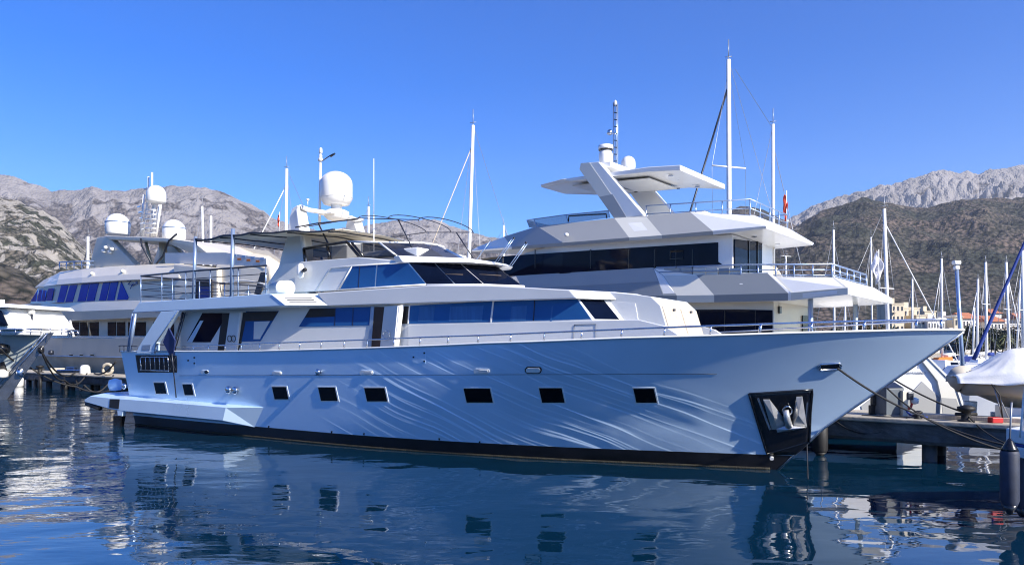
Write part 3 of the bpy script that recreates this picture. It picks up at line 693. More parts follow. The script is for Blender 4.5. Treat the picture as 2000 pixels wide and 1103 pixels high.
    MB().prism(lg, (0, .14, 0)).build('arch_leg', 'hull', root, False, 0.012); MB().prism([mir(p) for p in lg], (0, -.14, 0)).build('arch_leg', 'hull', root, False, .012)
    plate('leg_vent', [sl(279, 673.5), sl(295, 673), sl(293, 683), sl(277, 683.5)], 'steelblue', root, 0.012, .02)
    MB().tube([sl(265, 612), sl(253, 686)], 0.055, 8).tube([sl(259, 612), sl(249, 686)], 0.03, 8).build('aft_post', 'steelblue', root, True)
    MB().tube([sl(303, 690)+Vector((0, -.02, 0)), sl(306, 668)+Vector((0, -.02, 0)), sl(348, 607)+Vector((0, -.02, 0))], 0.022, 6).build('leg_trim', 'steel', root, True)
    MB().tube([sl(305, 672), sl(345, 675)], .018, 6).build('side_rail', 'darktube', root, True); MB().tube([sl(305, 685), sl(330, 685)], .014, 6).build('side_rail', 'darktube', root, True)
    ar = MB(); ar.tube([sl(232, 676), sl(236, 674.5), sl(268, 676)], .018, 6)
    for px in (234, 242, 252): ar.tube([sl(px, 675), sl(px, 687)], .014, 5)
    ar.build('aft_rail', 'darktube', root, True)
    # salon aft bulkhead visible below the boat deck
    # --- boat deck rails, posts and awning
    pts = [(275, 539), (379, 529), (521, 518.5)]
    tn = [f.on(px, py, -2.8) for px, py in pts]; zt = tn[0].z; zb = sl(300, 589).z
    far = Vector((tn[0].x, 2.8, zt)); ring_ = [tn[2], tn[1], tn[0], far, Vector((tn[2].x, 2.8, tn[2].z))]
    ds = zt-zb; rmb = MB().tube(ring_, 0.03, 7)
    for fr_ in (0.27, 0.52, 0.77): rmb.tube([Vector((p.x, p.y, p.z-ds*fr_)) for p in ring_], 0.014, 6)
    br = rmb.build('boat_deck_rail', 'darktube', root, True)
    posts = [Vector((tn[0].x+d, -2.8, 0)) for d in (0, 1.25, 2.6, 3.9, 5.3, 6.6)]+[Vector((tn[0].x, y, 0)) for y in (-1.6, -.5, .6, 1.7, 2.8)]+[Vector((tn[0].x+d, 2.8, 0)) for d in (1.3, 2.6, 3.9, 5.2)]
    for p in posts:
        z1 = zt+(tn[2].z-zt)*(p.x-tn[0].x)/(tn[2].x-tn[0].x)
        MB().tube([Vector((p.x, p.y, zb-.02)), Vector((p.x, p.y, z1))], 0.022, 6).build('stanchion', 'steelblue', br, True)
    pA, pB = f.on(382, 462, -2.75), f.on(455, 447, -2.75)
    MB().tube([f.on(378, 583, -2.8), pA], 0.055, 8).build('awning_post', 'steelblue', root, True)
    MB().tube([f.on(452.5, 578, -2.8), pB], 0.06, 8).build('awning_post', 'steelblue', root, True)
    for q in (pA, pB): MB().tube([Vector((q.x, 2.75, zb)), Vector((q.x, 2.75, q.z-.05))], 0.05, 8).build('awning_post', 'steelblue', root, True)
    # awning fabric: grid from near edge to far edge, sagging, reaching forward between the fins
    a0, a1 = f.on(383, 467, -2.75), f.on(572, 447.5, -2.55)
    xa, xb = a0.x, a1.x+1.05; za, zbq = a0.z, a1.z
    gx, gy = 26, 14; vs = []
    for i in range(gx+1):
        u = i/gx; x = xa+(xb-xa)*u; wy = 2.75-0.9*max(0, (u-.55)/.45)
        for j in range(gy+1):
            v = -1+2*j/gy; z = za+(zbq-za)*min(1, u*1.15)+0.10*(1-v*v)-0.05*abs(math.sin(u*math.pi*4))-0.05*noise.noise(Vector((x*.9, v*3, 0)))
            vs.append(Vector((x, wy*v, z)))
    fs = [(i*(gy+1)+j, (i+1)*(gy+1)+j, (i+1)*(gy+1)+j+1, i*(gy+1)+j+1) for i in range(gx) for j in range(gy)]
    aw = mk('awning', vs, fs, 'beige', root, True); sm = aw.modifiers.new('solid', 'SOLIDIFY'); sm.thickness = 0.02
    fb = MB(); e0 = [vs[i*(gy+1)] for i in range(gx+1)]; fb.tube([p+Vector((0, -.02, -.0)) for p in e0], 0.03, 6); fb.tube([mir(p)+Vector((0, 0, -.15)) for p in e0], 0.022, 6)
    for i in (0, 6, 13, 19, 25): fb.tube([vs[i*(gy+1)+j]-Vector((0, 0, .05)) for j in range(gy+1)], 0.02, 6)
    fb.build('awning_frame', 'darktube', aw, True)
    # --- pilothouse
    Pn = lambda px, py, t=-1.78: f.on(px, py, t)
    c0 = (Pn(518, 573), Pn(552, 514)); c1 = (Pn(700, 565), Pn(700, 502)); c2 = (Pn(833, 555.5), Pn(797, 512))
    q2 = (c2[0]+Vector((1.35, .85, 0)), c2[1]+Vector((1.15, .85, 0))); q3 = (Vector((c2[0].x+2.0, 0, c2[0].z)), Vector((c2[1].x+1.7, 0, c2[1].z)))
    for c_ in (c0, c1): c_[1].z = c_[1].z
    ph = house('pilothouse', [c0, c1, c2, q2, q3], 'house', root, 0.02)
    def pplate(name, pxs, m, parent, out=0.012, thick=0.03): return plate(name, [Pn(*q) for q in pxs], m, parent, out, thick)
    ws = pplate('side_window', [(690, 520.5), (735, 517.5), (732, 560), (665, 564.3)], 'glass', ph)
    ws2 = pplate('side_window', [(738, 517.3), (797, 514), (831, 554), (734, 560)], 'glass', ph)
    mt_ = MB(); L_ = [Pn(618, 567), Pn(647, 523), Pn(688, 519.5), Pn(797, 512.5)]; mt_.tube([p+Vector((0, -.012, 0)) for p in L_], 0.02, 6); mt_.tube([Pn(661, 565.5)+Vector((0, -.015, 0)), Pn(688.5, 520)+Vector((0, -.015, 0))], 0.018, 6); mt_.tube([Pn(661, 565.5)+Vector((0, -.015, 0)), Pn(832, 555.5)+Vector((0, -.015, 0))], 0.022, 6)
    mt_.build('window_moulding', 'white', ph, True)
    pplate('mullion', [(703, 520), (704, 520), (701, 562), (700, 562)], 'darktube', ws, .018)
    # windshield panes between columns c2,q2,q3 (near and far)
    def wpane(A, Bc, s0, s1, lo_, hi_, name, m, n, parent):
        g = lambda s, h: lerp(lerp(A[0], Bc[0], s), lerp(A[1], Bc[1], s), h)
        pl = [g(s0, lo_), g(s1, lo_), g(s1, hi_), g(s0, hi_)]; n = Vector(n).normalized()
        return MB().prism([p+n*0.015 for p in pl], -n*0.03).build(name, m, parent)
    for s0, s1 in ((0.01, .49), (.51, .99)): wpane(c2, q2, s0, s1, .02, .96, 'windshield', 'glassdark', (.5, -.8, .3), ph)
    wpane(q2, q3, .01, .98, .02, .96, 'windshield', 'glassdark', (.75, -.5, .3), ph)
    mq = [(mir(a), mir(b)) for a, b in (c2, q2, q3)]
    for s0, s1 in ((0.01, .49), (.51, .99)): wpane(mq[0], mq[1], s0, s1, .02, .96, 'windshield', 'glassdark', (.5, .8, .3), ph)
    wpane(mq[1], mq[2], .03, .95, .03, .93, 'windshield', 'glassdark', (.75, .5, .3), ph)
    wb = MB().tube([lerp(c2[0], q2[0], .32)+Vector((.06, -.08, .28)), lerp(c2[0], q2[0], .62)+Vector((.08, -.08, .26))], .012, 5)
    wb.tube([lerp(c2[0], q2[0], .9)+Vector((.08, -.08, .27)), lerp(q2[0], q3[0], .4)+Vector((.1, -.08, .25))], .012, 5).build('wiper', 'trunk', ph, True)
    # windshield sill, pale
    sill = [p[0]+Vector((.04, -.04, -.02)) for p in (c2, q2)]+[q3[0]+Vector((.05, 0, -.02))]; MB().tube(sill+[mir(p) for p in reversed(sill[:-1])], .035, 6).build('sill', 'white', ph, True)
    # roof visor
    v0 = (Pn(786.5, 512.5, -1.9), Pn(777, 498.5, -1.9)); 
    vis = [(Pn(772, 513.5, -1.79), Pn(768, 500.5, -1.79)), v0]
    vis += [(v0[0]+Vector((1.65, .75, -.02)), v0[1]+Vector((1.75, .85, -.10))), (v0[0]+Vector((2.2, 1.5, -.05)), v0[1]+Vector((2.2, 1.6, -.17))), (Vector((v0[0].x+2.35, 0, v0[0].z-.07)), Vector((v0[1].x+2.3, 0, v0[1].z-.2)))]
    house('roof_visor', vis, 'white', root, 0.03)
    wp_ = MB()
    for (x0, y0, x1, y1) in ((971, 513, 1005, 465), (967, 512, 1001, 465), (994, 520, 1027, 474), (998, 521, 1030, 476), (930, 508, 958, 470)):
        wp_.tube([f.on(x0, y0, -.5), f.on(x1, y1, -.3)], 0.012, 5)
    wp_.build('whip_aerials', 'steelblue', root, True)
    for (x1, y1) in ((1004, 465), (1027, 474)): MB().lathe(f.on(x1, y1, -.3), [(0.005, -.03), (.03, -.02), (.03, .02), (.005, .03)], 8).build('aerial_tip', 'blackpaint', root, True)
    # --- flybridge windscreen
    fz = lambda px, py: f.on(px, py, -1.6)
    g0 = (fz(597, 516), fz(594, 486)); g1 = (fz(775, 500), fz(740, 473)); g2 = (Vector((g1[0].x+1.0, -.7, g1[0].z)), Vector((g1[1].x+.75, -.5, g1[1].z+.05))); g3 = (Vector((g1[0].x+1.15, 0, g1[0].z)), Vector((g1[1].x+.85, 0, g1[1].z+.05)))
    gl = house('flybridge_windscreen', [g0, g1, g2, g3], 'glassfly', root, 0, top=False, bottom=False, closed=False)
    rm_ = MB(); T_ = [g1[1], g2[1], g3[1]]; rm_.tube([fz(679, 472)]+T_+[mir(p) for p in reversed(T_[:-1])], .033, 6).tube([g1[1], g1[0]], .03, 6)
    rm_.build('screen_rim', 'white', gl, True)
    kk = MB()
    for a_, b_ in (((594, 486), (679, 472.5)), ((596, 515), (705, 504)), ((705, 504), (775, 500)), ((679, 473), (705, 504)), ((594, 486), (597, 515)), ((640, 480), (646, 511))):
        kk.tube([fz(*a_)+Vector((0, -.02, 0)), fz(*b_)+Vector((0, -.02, 0))], .045, 6)
    kk.tube([fz(688, 474)+Vector((0, -.02, 0)), fz(712, 503)+Vector((0, -.02, 0))], .04, 6)
    kk.build('screen_frame', 'blackpaint', gl, True)
    MB().box((g0[0].x+.4, -.9, g0[0].z), (g0[0].x+1.1, -.2, g0[0].z+.75)).box((g0[0].x+2.0, -1.2, g0[0].z), (g0[0].x+4.2, 1.2, g0[0].z+.28)).build('flybridge_seat', 'white', root, False, .04)
    # --- radar arch fins
    fn = [(508, 574), (544, 521), (550, 495), (559, 466), (566, 419), (571, 406), (581, 400), (584, 412), (595, 480), (597, 513), (601, 540), (601, 574)]
    lean = lambda px, py: f.on(px, py, -1.84, 0, 0.10)
    P_ = [lean(*q) for q in fn]
    MB().prism(P_, (0, .34, 0)).build('arch_fin', 'house', root, False, .03); MB().prism([mir(p) for p in P_], (0, -.34, 0)).build('arch_fin', 'house', root, False, .03)
    edge = [lean(600, 520), lean(586, 440), lean(582, 410), lean(586, 404), lean(600, 402.5), lean(622, 402)+Vector((0, .35, 0))]
    hz = edge[-1].z; tp_ = [edge[0], edge[1], edge[2], edge[3], Vector((edge[3].x+.05, edge[3].y+.35, hz)), Vector((edge[3].x+.15, 0, hz+.02))]
    MB().tube(tp_+[mir(p) for p in reversed(tp_[:-1])], .075, 10).build('arch_tube', 'white', root, True)
    cx = tp_[-1].x
    # scanner pedestal and dome
    dc = f.on(657, 430, 0.0); r_ = 31/F*(f.Mx@dc).y; dz = f.on(657, 400, 0).z
    MB().lathe((dc.x, 0, dz-.30), [(.10, -.25), (.30, -.2), (.42, -.08), (.42, .06), (.30, .12), (.18, .15), (.18, .3), (.3, .36)], 22).build('scanner_base', 'white', root, True)
    MB().box((cx-.25, -.5, hz-.06), (dc.x+.3, .5, hz+.0)).build('arch_shelf', 'white', root, False, .03)
    H = f.on(657, 335, 0).z-dz
    prof = [(r_*.52, 0), (r_*.80, .01), (r_*.97, .16*H), (r_, .2*H), (r_*1.0, .62*H)]+[(r_*math.cos(a), .62*H+.38*H*math.sin(a)) for a in [R(d) for d in (15, 30, 45, 60, 75, 86)]]+[(.01, H)]
    dm = MB().lathe((dc.x, 0, dz), prof, 36).build('satellite_dome', 'white', root, True)
    MB().tube([Vector((dc.x+r_*1.004*math.cos(a), r_*1.004*math.sin(a), dz+.20*H)) for a in [2*math.pi*k/36 for k in range(37)]], .008, 5).build('dome_seam', 'soffit', dm, True)
    # mast pole with instruments, wind vane arm
    q = lambda px, py: f.on(px, py, -.35)
    mp_ = MB().tube([q(624, 440), q(626, 318)], .045, 8, .04).build('light_mast', 'alu', root, True)
    MB().tube([q(626, 318), q(626.5, 300)], .022, 8).lathe(q(626, 316), [(.03, 0), (.08, .02), (.08, .1), (.05, .14), (.06, .2), (.03, .26)], 10).lathe(q(626.5, 300), [(.04, 0), (.06, .03), (.05, .16), (.01, .2)], 10).build('mast_instruments', 'soffit', mp_, True)
    MB().tube([q(630, 314), q(642, 306), q(650, 301)], .018, 6).tube([q(646, 306), q(654, 300)], .03, 6).build('wind_vane', 'blackpaint', mp_, True)
    wa = MB().tube([q(730, 500), q(730, 420)], .02, 6).tube([q(730, 420), q(730, 310)], .012, 6).build('tall_whip_aerial', 'alu', root, True)
    q3_ = lean(601, 401); MB().tube([q3_, q3_+Vector((0, 0, .12))], .012, 6).lathe(q3_+Vector((0, 0, .12)), [(.01, 0), (.05, .05), (.05, .08)], 8).build('gps_aerial', 'white', root, True)
    # front bimini frame, no cover
    bz = hz-.55; bb = MB()
    hn = lambda px, py, t: f.on(px, py, t)
    A_ = [hn(577, 444, -1.7), hn(620, 436, -1.5), hn(700, 428, -1.2)]; bb.tube(A_, .022, 6)
    B_ = [hn(622, 437, -1.5), hn(640, 474, -1.55)]; bb.tube(B_, .028, 6)
    xs0 = A_[0].x
    for k, (dx, hh, dzq) in enumerate(((2.6, 1.6, .0), (3.7, 1.5, -.08), (4.7, 1.35, -.22))):
        bb.tube([Vector((xs0+dx, -hh*math.cos(a), A_[0].z+.15+dzq+.22*math.sin(a)-.1)) for a in [math.pi*j/12 for j in range(13)]], .014, 6)
    for sgn in (-1, 1): bb.tube([Vector((xs0+.3, sgn*1.6, A_[0].z)), Vector((xs0+2.6, sgn*1.6, A_[0].z+.06)), Vector((xs0+4.7, sgn*1.35, A_[0].z-.15))], .015, 6)
    for sgn in (-1, 1): bb.tube([Vector((xs0+4.0, sgn*1.4, A_[0].z-.1)), Vector((xs0+4.6, sgn*1.5, A_[0].z-.95))], .02, 6)
    bb.build('bimini_frame', 'darktube', root, True)
    # horn lamp and life raft
    h0 = Pn(587, 530, -1.95); MB().lathe(h0+Vector((0, 0, -.22)), [(.02, 0), (.12, .04), (.15, .16), (.15, .34), (.10, .44), (.02, .47)], 16, .8, .7).build('horn_housing', 'white', root, True)
    MB().tube([h0+Vector((.15, -.05, 0)), h0+Vector((.32, -.1, .03))], .06, 8).build('deck_lamp', 'blackpaint', root, True)
    lr = Pn(551, 563, -2.35); L2 = .75
    rp = [(.20, -L2/2), (.27, -L2/2+.04), (.27, -.03), (.285, -.02), (.285, .02), (.27, .03), (.27, L2/2-.04), (.20, L2/2)]
    vs = []; n = 18
    for rr, d in rp:
        for k in range(n): a = 2*math.pi*k/n; vs.append(lr+Vector((d, rr*math.cos(a)*.85, rr*math.sin(a)*.85)))
    fs = [(i*n+k, i*n+(k+1) % n, (i+1)*n+(k+1) % n, (i+1)*n+k) for i in range(len(rp)-1) for k in range(n)]+[tuple(range(n)), tuple(range((len(rp)-1)*n, len(rp)*n))]
    mk('life_raft_canister', vs, fs, 'white', root, True)
    MB().box((lr.x-.6, lr.y-.2, lr.z-.3), (lr.x+.5, lr.y+.2, lr.z-.24)).tube([lr+Vector((-.6, -.2, -.25)), lr+Vector((-.6, -.2, .1)), lr+Vector((-.2, -.25, .15))], .015, 5).build('raft_cradle', 'steel', root)
    # --- forward trunk cabin
    Tn = lambda px, py: f.on(px, py, -1.25)
    tc = [(1150, 570), (1193, 570), (1243, 575), (1272, 579)]
    zdk = 2.38
    tt = [Tn(*p_) for p_ in tc]; bb_ = [Vector((p.x, p.y, zdk)) for p in tt]
    fT, fB = Tn(1290, 596), Tn(1303, 640); sl2 = (fB.x-fT.x)/(fB.z-fT.z); fB = Vector((fT.x+sl2*(zdk-fT.z), fT.y, zdk))
    near = tt+[fT, fB, Vector((tt[0].x, tt[0].y, zdk))]
    vs = near+[mir(p) for p in near]; k = len(near)
    fs = [tuple(range(k)), tuple(range(2*k-1, k-1, -1))]+[(i, (i+1) % k, k+(i+1) % k, k+i) for i in range(k)]
    tr = mk('trunk_cabin', vs, fs, 'house', root, False, .02)
    plate('sunlit_face_plate', [Tn(1173, 587), Tn(1241, 592), Tn(1247, 626), Tn(1199, 626)], 'white', tr, .015, .03, n=(0, -1, 0))  # white plate: sunlight on a cabin face, put into the colour
    nn = Vector((1, 0, .25)).normalized()
    fg = lambda y, h: Vector((fT.x+sl2*(-(fT.z-zdk)*h), y, fT.z-(fT.z-zdk)*h))
    for y0, y1 in ((-1.2, -.03), (.03, 1.2)):
        d_ = MB().prism([fg(y0, .02)+nn*.03, fg(y1, .02)+nn*.03, fg(y1, .62)+nn*.03, fg(y0, .62)+nn*.03], -nn*.04).build('teak_door', 'teak', tr, False, .01)
        MB().box((0, 0, 0), (0.02, .12, .05)).build('latch', 'darktube', d_).location = fg((y0+y1)/2, .08)+nn*.04
    sb = fg(0, .66); MB().box((sb.x+.02, -1.2, zdk-.02), (sb.x+.75, 1.2, sb.z)).build('teak_seat', 'teak', tr, False, .02)
    MB().add([Vector(p) for p in ((sb.x+1.1, -1.0, 2.45), (sb.x+2.0, -.8, 2.5), (sb.x+1.1, -1.0, sb.z+.12), (sb.x+1.1, 1.0, 2.45), (sb.x+2.0, .8, 2.5), (sb.x+1.1, 1.0, sb.z+.12))], [(0, 1, 2), (3, 5, 4), (0, 2, 5, 3), (1, 4, 5, 2), (0, 3, 4, 1)]).build('deck_wedge', 'white', root, False, .02)
    return root
yacht_one()
# ------------------------------------------------------------------ shared builders
def strip3(name, L, Rr, m, parent, out=0.008, thick=0.03):
    """folded panel from two columns of three points"""
    L = [Vector(p)+Vector((0, -out, 0)) for p in L]; Rr = [Vector(p)+Vector((0, -out, 0)) for p in Rr]; k = len(L)
    vs = L+Rr; vs += [v+Vector((0, thick, 0)) for v in vs]; n = 2*k
    fs = []
    for i in range(k-1): fs += [(i, i+1, k+i+1, k+i), (n+i, n+i+1, n+k+i+1, n+k+i), (i, i+1, n+i+1, n+i), (k+i, k+i+1, n+k+i+1, n+k+i)]
    fs += [(0, k, n+k, n), (k-1, 2*k-1, n+2*k-1, n+k-1)]
    return mk(name, vs, fs, m, parent)
def levels(name, cols, m, parent, bevel=0.02, far0=0.0):
    """cols: list of equally long point columns (bottom..top) down the near side; mirrored"""
    k = len(cols[0]); ring = [list(c) for c in cols]+[[mir(p) for p in c] for c in reversed(cols) if abs(c[0].y) > 1e-4]
    if far0: ring[-1] = [p+Vector((0, far0, 0)) for p in ring[-1]]
    N = len(ring); vs = [p for c in ring for p in c]; fs = []
    for i in range(N):
        j = (i+1) % N
        for a in range(k-1): fs.append((i*k+a, j*k+a, j*k+a+1, i*k+a+1))
    fs += [tuple(i*k for i in reversed(range(N))), tuple(i*k+k-1 for i in range(N))]
    return mk(name, vs, fs, m, parent, False, bevel)
def dome(c, r, h, parent, name='satellite_dome', m='white', base=.6):
    prof = [(r*base, 0), (r*.93, .04*h), (r, .12*h), (r, h-r)]+[(r*math.cos(a), h-r+r*math.sin(a)) for a in [R(d) for d in (15, 30, 45, 60, 75, 85)]]+[(.01, h)]
    return MB().lathe(c, prof, 28).build(name, m, parent, True)

# ------------------------------------------------------------------ yacht two
def yacht_two():
    f = Fr(12.62, 24.53, 38.6); root = empty('motor_yacht', f.o, -f.a, 'tall angular white and grey yacht with broad hardtop behind the silver yacht', 'yacht')
    N = lambda px, py, y=-2.6: f.on(px, py, y)
    # hull
    zD = 1.95; hb = []
    for x, y0, y1 in ((0.6, -2.3, -2.6), (-4, -2.4, -2.65), (-10, -2.2, -2.6), (-15, -1.3, -2.3), (-19, -.35, -1.3)): hb.append([Vector((x, y0, -.5)), Vector((x, y0-.1, .5)), Vector((x-.2*(x < -14), y1, zD))])
    hb.append([Vector((-20, 0, -.5)), Vector((-20.5, 0, .5)), Vector((-22.5, 0, zD+.8))]); levels('hull', [c[1:] for c in hb], 'light2', root)
    levels('boot_top', [c[:2] for c in hb], 'black', root)
    # main deck house
    L = lambda px, py: f.on(px, py, -2.15)
    ca = L(1511, 590); cf = L(1180, 590)
    mh = house('deckhouse', [(Vector((ca.x, -2.15, zD)), ca+Vector((0, 0, .1))), (Vector((cf.x, -2.15, zD)), cf+Vector((0, 0, .1))), (Vector((cf.x-2, -1, zD)), cf+Vector((-1.5, 1.1, .1)))], 'cream', root)
    plate('side_window', [L(1190, 606), L(1436, 604), L(1509, 605.5), L(1509, 650), L(1190, 655)], 'glassdark', mh, .02, .04, n=(0, -1, 0))
    for px in (1300, 1365, 1415, 1475): plate('mullion', [L(px, 606), L(px+2, 606), L(px+2, 652), L(px, 652)], 'blackpaint', mh, .03, .02, n=(0, -1, 0))
    AX = ca.x+.01; X = lambda px, py: f.onx(px, py, AX)
    MB().prism([X(1566, 616), X(1582, 616), X(1582, 660), X(1566, 660)], (.04, 0, 0)).build('aft_door', 'glassdark', mh)
    MB().prism([X(1520, 598), X(1524, 598), X(1524, 612), X(1520, 612)], (.05, 0, 0)).build('wall_lamp', 'blackpaint', mh)
    for px, y in ((1583, -2.3), (1671, 2.3)):
        p = f.on(px, 588, y); MB().tube([Vector((p.x, p.y, zD-.6)), Vector((p.x, p.y, p.z+.1))], .085, 12).build('cockpit_post', 'steelblue', root, True)
    # main overhang band
    def col(b, fo, t, yb=-2.55, yf=-2.6, yt=-2.3): return [f.on(b[0], b[1], yb), f.on(fo[0], fo[1], yf), f.on(t[0], t[1], yt)]
    G = [col((1656, 575), (1656, 562), (1628, 540.7), -2.6, -2.6, -2.2), col((1545, 586.6), (1545, 571.6), (1515, 541.3)), col((1539, 587), (1539, 572), (1499, 533)), col((1395, 590), (1395, 576), (1360, 537)), col((1322, 590), (1322, 577), (1296, 538)), col((1296, 590.5), (1296, 577), (1275, 522.4)), col((1031, 600), (1031, 585), (1008, 538.5), -2.2, -2.25, -1.95)]
    G.append([Vector((G[-1][0].x-2.5, -.9, G[-1][0].z)), Vector((G[-1][1].x-2.5, -.9, G[-1][1].z)), Vector((G[-1][2].x-2, -.7, G[-1][2].z))])
    bd = levels('main_overhang', G, 'white', root, far0=1.0)
    strip3('painted_panel', G[6], G[5], 'grey2d', bd); strip3('painted_panel', [lerp(G[6][1], G[6][2], .45), G[6][2]], [lerp(G[5][1], G[5][2], .5), G[5][2]], 'grey2', bd, .014, .01)
    strip3('painted_panel', G[4], G[3], 'light2', bd); strip3('painted_panel', G[3], G[2], 'grey2d', bd); strip3('painted_panel', G[1], G[0], 'light2', bd); strip3('painted_panel', G[5], G[4], 'grey2d', bd)
    s0 = lerp(G[0][0], G[0][0], 0)
    for k in range(5):
        MB().lathe(Vector((G[0][0].x-1.2, -1.8+.9*k, G[0][0].z-.03)), [(.08, 0), (.07, .03)], 12).build('soffit_light', 'steel', bd)
    # upper house
    U = lambda px, py: f.on(px, py, -2.1)
    zU = U(1403, 522).z-.15
    u0 = U(1430.5, 466); u1 = U(1100, 482); 
    uh = house('upper_house', [(Vector((u0.x, -2.1, zU)), Vector((u0.x, -2.1, u0.z+.15))), (Vector((u1.x, -2.1, zU)), Vector((u1.x, -2.1, u1.z+.15))), (Vector((U(985, 530).x, -1.5, zU)), Vector((U(985, 500).x+.6, -1.4, U(985, 497).z+.1))), (Vector((U(955, 530).x, -.5, zU)), Vector((U(955, 500).x+.5, -.5, U(985, 497).z+.1)))], 'white', root)
    plate('side_window', [U(1144, 489.6), U(1403, 473.3), U(1403, 511), U(1413, 518), U(1282, 522.5), U(1100, 534), U(1100, 492.5)], 'glassdark', uh, .02, .04, n=(0, -1, 0))
    a, b = U(1100, 492.5), U(1100, 534); c, d = f.on(985, 500, -1.45), f.on(985, 540, -1.55)
    plate('side_window', [a, c, d, b], 'glassdark', uh, .02, .04, n=(-.2, -.97, 0)); e, g = f.on(940, 505, -.6), f.on(962, 538, -.6)
    plate('front_window', [c, e, g, d], 'glassdark', uh, .02, .04, n=(-.7, -.7, 0))
    for px in (1045, 1153, 1228, 1278, 1320, 1352): plate('mullion', [U(px, 487), U(px+1.5, 487), U(px+1.5, 524), U(px, 524)], 'blackpaint', uh, .03, .02, n=(0, -1, 0))
    w_ = U(1310, 494); MB().tube([U(1310, 491)+Vector((0, -.03, 0)), U(1335, 490)+Vector((0, -.03, 0)), U(1335, 505)+Vector((0, -.03, 0)), U(1310, 506)+Vector((0, -.03, 0)), U(1310, 491)+Vector((0, -.03, 0))], .03, 5).build('window_frame', 'blackpaint', uh)
    UX = u0.x+.01; X2 = lambda px, py: f.onx(px, py, UX)
    gd = MB().prism([X2(1433, 467), X2(1486, 475), X2(1486, 533), X2(1433, 533)], (.05, 0, 0)).build('sliding_door', 'glassdark', uh)
    for px in (1459, 1476): MB().prism([X2(px, 470), X2(px+1.5, 470), X2(px+1.5, 533), X2(px, 533)], (.08, 0, 0)).build('door_mullion', 'blackpaint', gd)
    wg = [f.on(1489, 478, 2.1), f.on(1513, 482, 2.1), f.on(1513, 515, 2.1), f.on(1530, 542, 2.1), f.on(1489, 542, 2.1)]
    MB().prism(wg, (0, -.15, 0)).build('side_wing', 'cream', root); MB().prism([mir(p) for p in wg if p.x < UX+.9], (0, .1, 0)) 
    # bulwark boards and rail
    bw = lambda px, py: f.on(px, py, -2.25)
    for a_, b_ in ((1297, 1328), (1330, 1352), (1354, 1378), (1380, 1402), (1404, 1424), (1426, 1446)): plate('bulwark_board', [bw(a_, 524), bw(b_, 523.3), bw(b_, 538), bw(a_, 539)], 'grey2' if a_ in (1297, 1330, 1404) else 'light2', root, .02, .05, n=(0, -1, 0))
    t_ = [f.on(1282, 522, -2.3), f.on(1447, 517, -2.3), f.on(1625, 515.5, -2.2)]; t_ += [mir(t_[2]), mir(t_[1]), mir(t_[0])]
    ps = [lerp(t_[1], t_[2], k/5) for k in range(6)]+[lerp(t_[2], t_[3], k/5) for k in range(1, 6)]+[lerp(t_[3], t_[4], k/5) for k in range(1, 6)]
    rail('upper_deck_rail', root, t_, posts=ps, mids=(.33, .66), drop=.55, r=.028, m='steelblue')
    # roof band
    K = [col((1496, 446.6), (1497, 441), (1472, 420), -2.55, -2.6, -1.9), col((1393, 458.7), (1392, 451), (1348, 414), -2.55, -2.6, -2.0), col((1293, 466), (1293, 459.5), (1262, 422.5), -2.55, -2.6, -2.0), col((1229, 470), (1229, 464), (1200, 426), -2.55, -2.6, -2.0), col((1100, 480.5), (1100, 474), (1050, 442), -2.4, -2.45, -1.8), col((1000, 487), (1000, 482), (985, 462), -1.7, -1.75, -1.2)]
    K.append([f.on(922, 492, 0), f.on(920.5, 489, 0), f.on(932, 482, 0)])
    rb = levels('roof_overhang', K, 'white', root)
    strip3('painted_panel', K[4], K[3], 'grey2', rb); strip3('painted_panel', K[5], K[4], 'grey2', rb, .02); strip3('painted_panel', K[3], K[2], 'light2', rb); strip3('painted_panel', K[2], K[1], 'grey2', rb)
    for x, y in ((-.9, -1.2), (-.9, 1.2), (-2, 0), (-2.4, -1.4), (-2.4, 1.4)): MB().lathe(Vector((K[0][0].x+x, y, K[0][0].z-.03)), [(.10, 0), (.09, .04)], 12).build('soffit_light', 'steel', rb)
    # inner edge so the soffit reads as a panel
    nl = f.on(1109, 459, -2.4); MB().lathe(nl+Vector((0, -.1, -.07)), [(.03, 0), (.09, .02), (.09, .12), (.02, .14)], 10).build('side_light', 'white', rb, True)
    # flybridge screen
    V = lambda px, py, y=-1.8: f.on(px, py, y)
    sc0 = [(V(1191, 425), V(1188, 411.5)), (V(1110, 436), V(1105, 419.5)), (V(1050, 443), V(1042, 428)), (f.on(1034, 444, -.9), f.on(1029, 430, -.9))]
    hs = house('flybridge_screen', sc0, 'glasssee', root, 0, top=False, bottom=False, closed=False)
    mb = MB(); mb.tube([c[1] for c in sc0], .02, 6)
    for c in sc0: mb.tube(list(c), .018, 5)
    mb.build('screen_frame', 'steelblue', hs)
    MB().tube([V(1110, 433), V(1111, 422), V(1150, 419.5), V(1184, 418), V(1185, 426)], .03, 6).build('grab_rail', 'blackpaint', root, True)
    # aft rail on the roof
    t_ = [V(1262, 402, -2.0), V(1465, 389, -1.95)]; t_ += [mir(t_[1]), mir(t_[0])]
    ps = [lerp(t_[0], t_[1], k/4) for k in range(5)]+[lerp(t_[1], t_[2], k/4) for k in range(1, 5)]+[lerp(t_[2], t_[3], k/4) for k in range(1, 5)]
    rail('roof_rail', root, t_, posts=ps, mids=(.5,), drop=.62, r=.025, m='steelblue')
    sx = V(1367, 415, -.6); MB().box((sx.x-.5, -1.0, sx.z-.5), (sx.x+.35, .2, sx.z)).box((sx.x-.9, -.6, sx.z-.5), (sx.x-.5, .2, sx.z-.25)).build('deck_locker', 'white', root, False, .08)
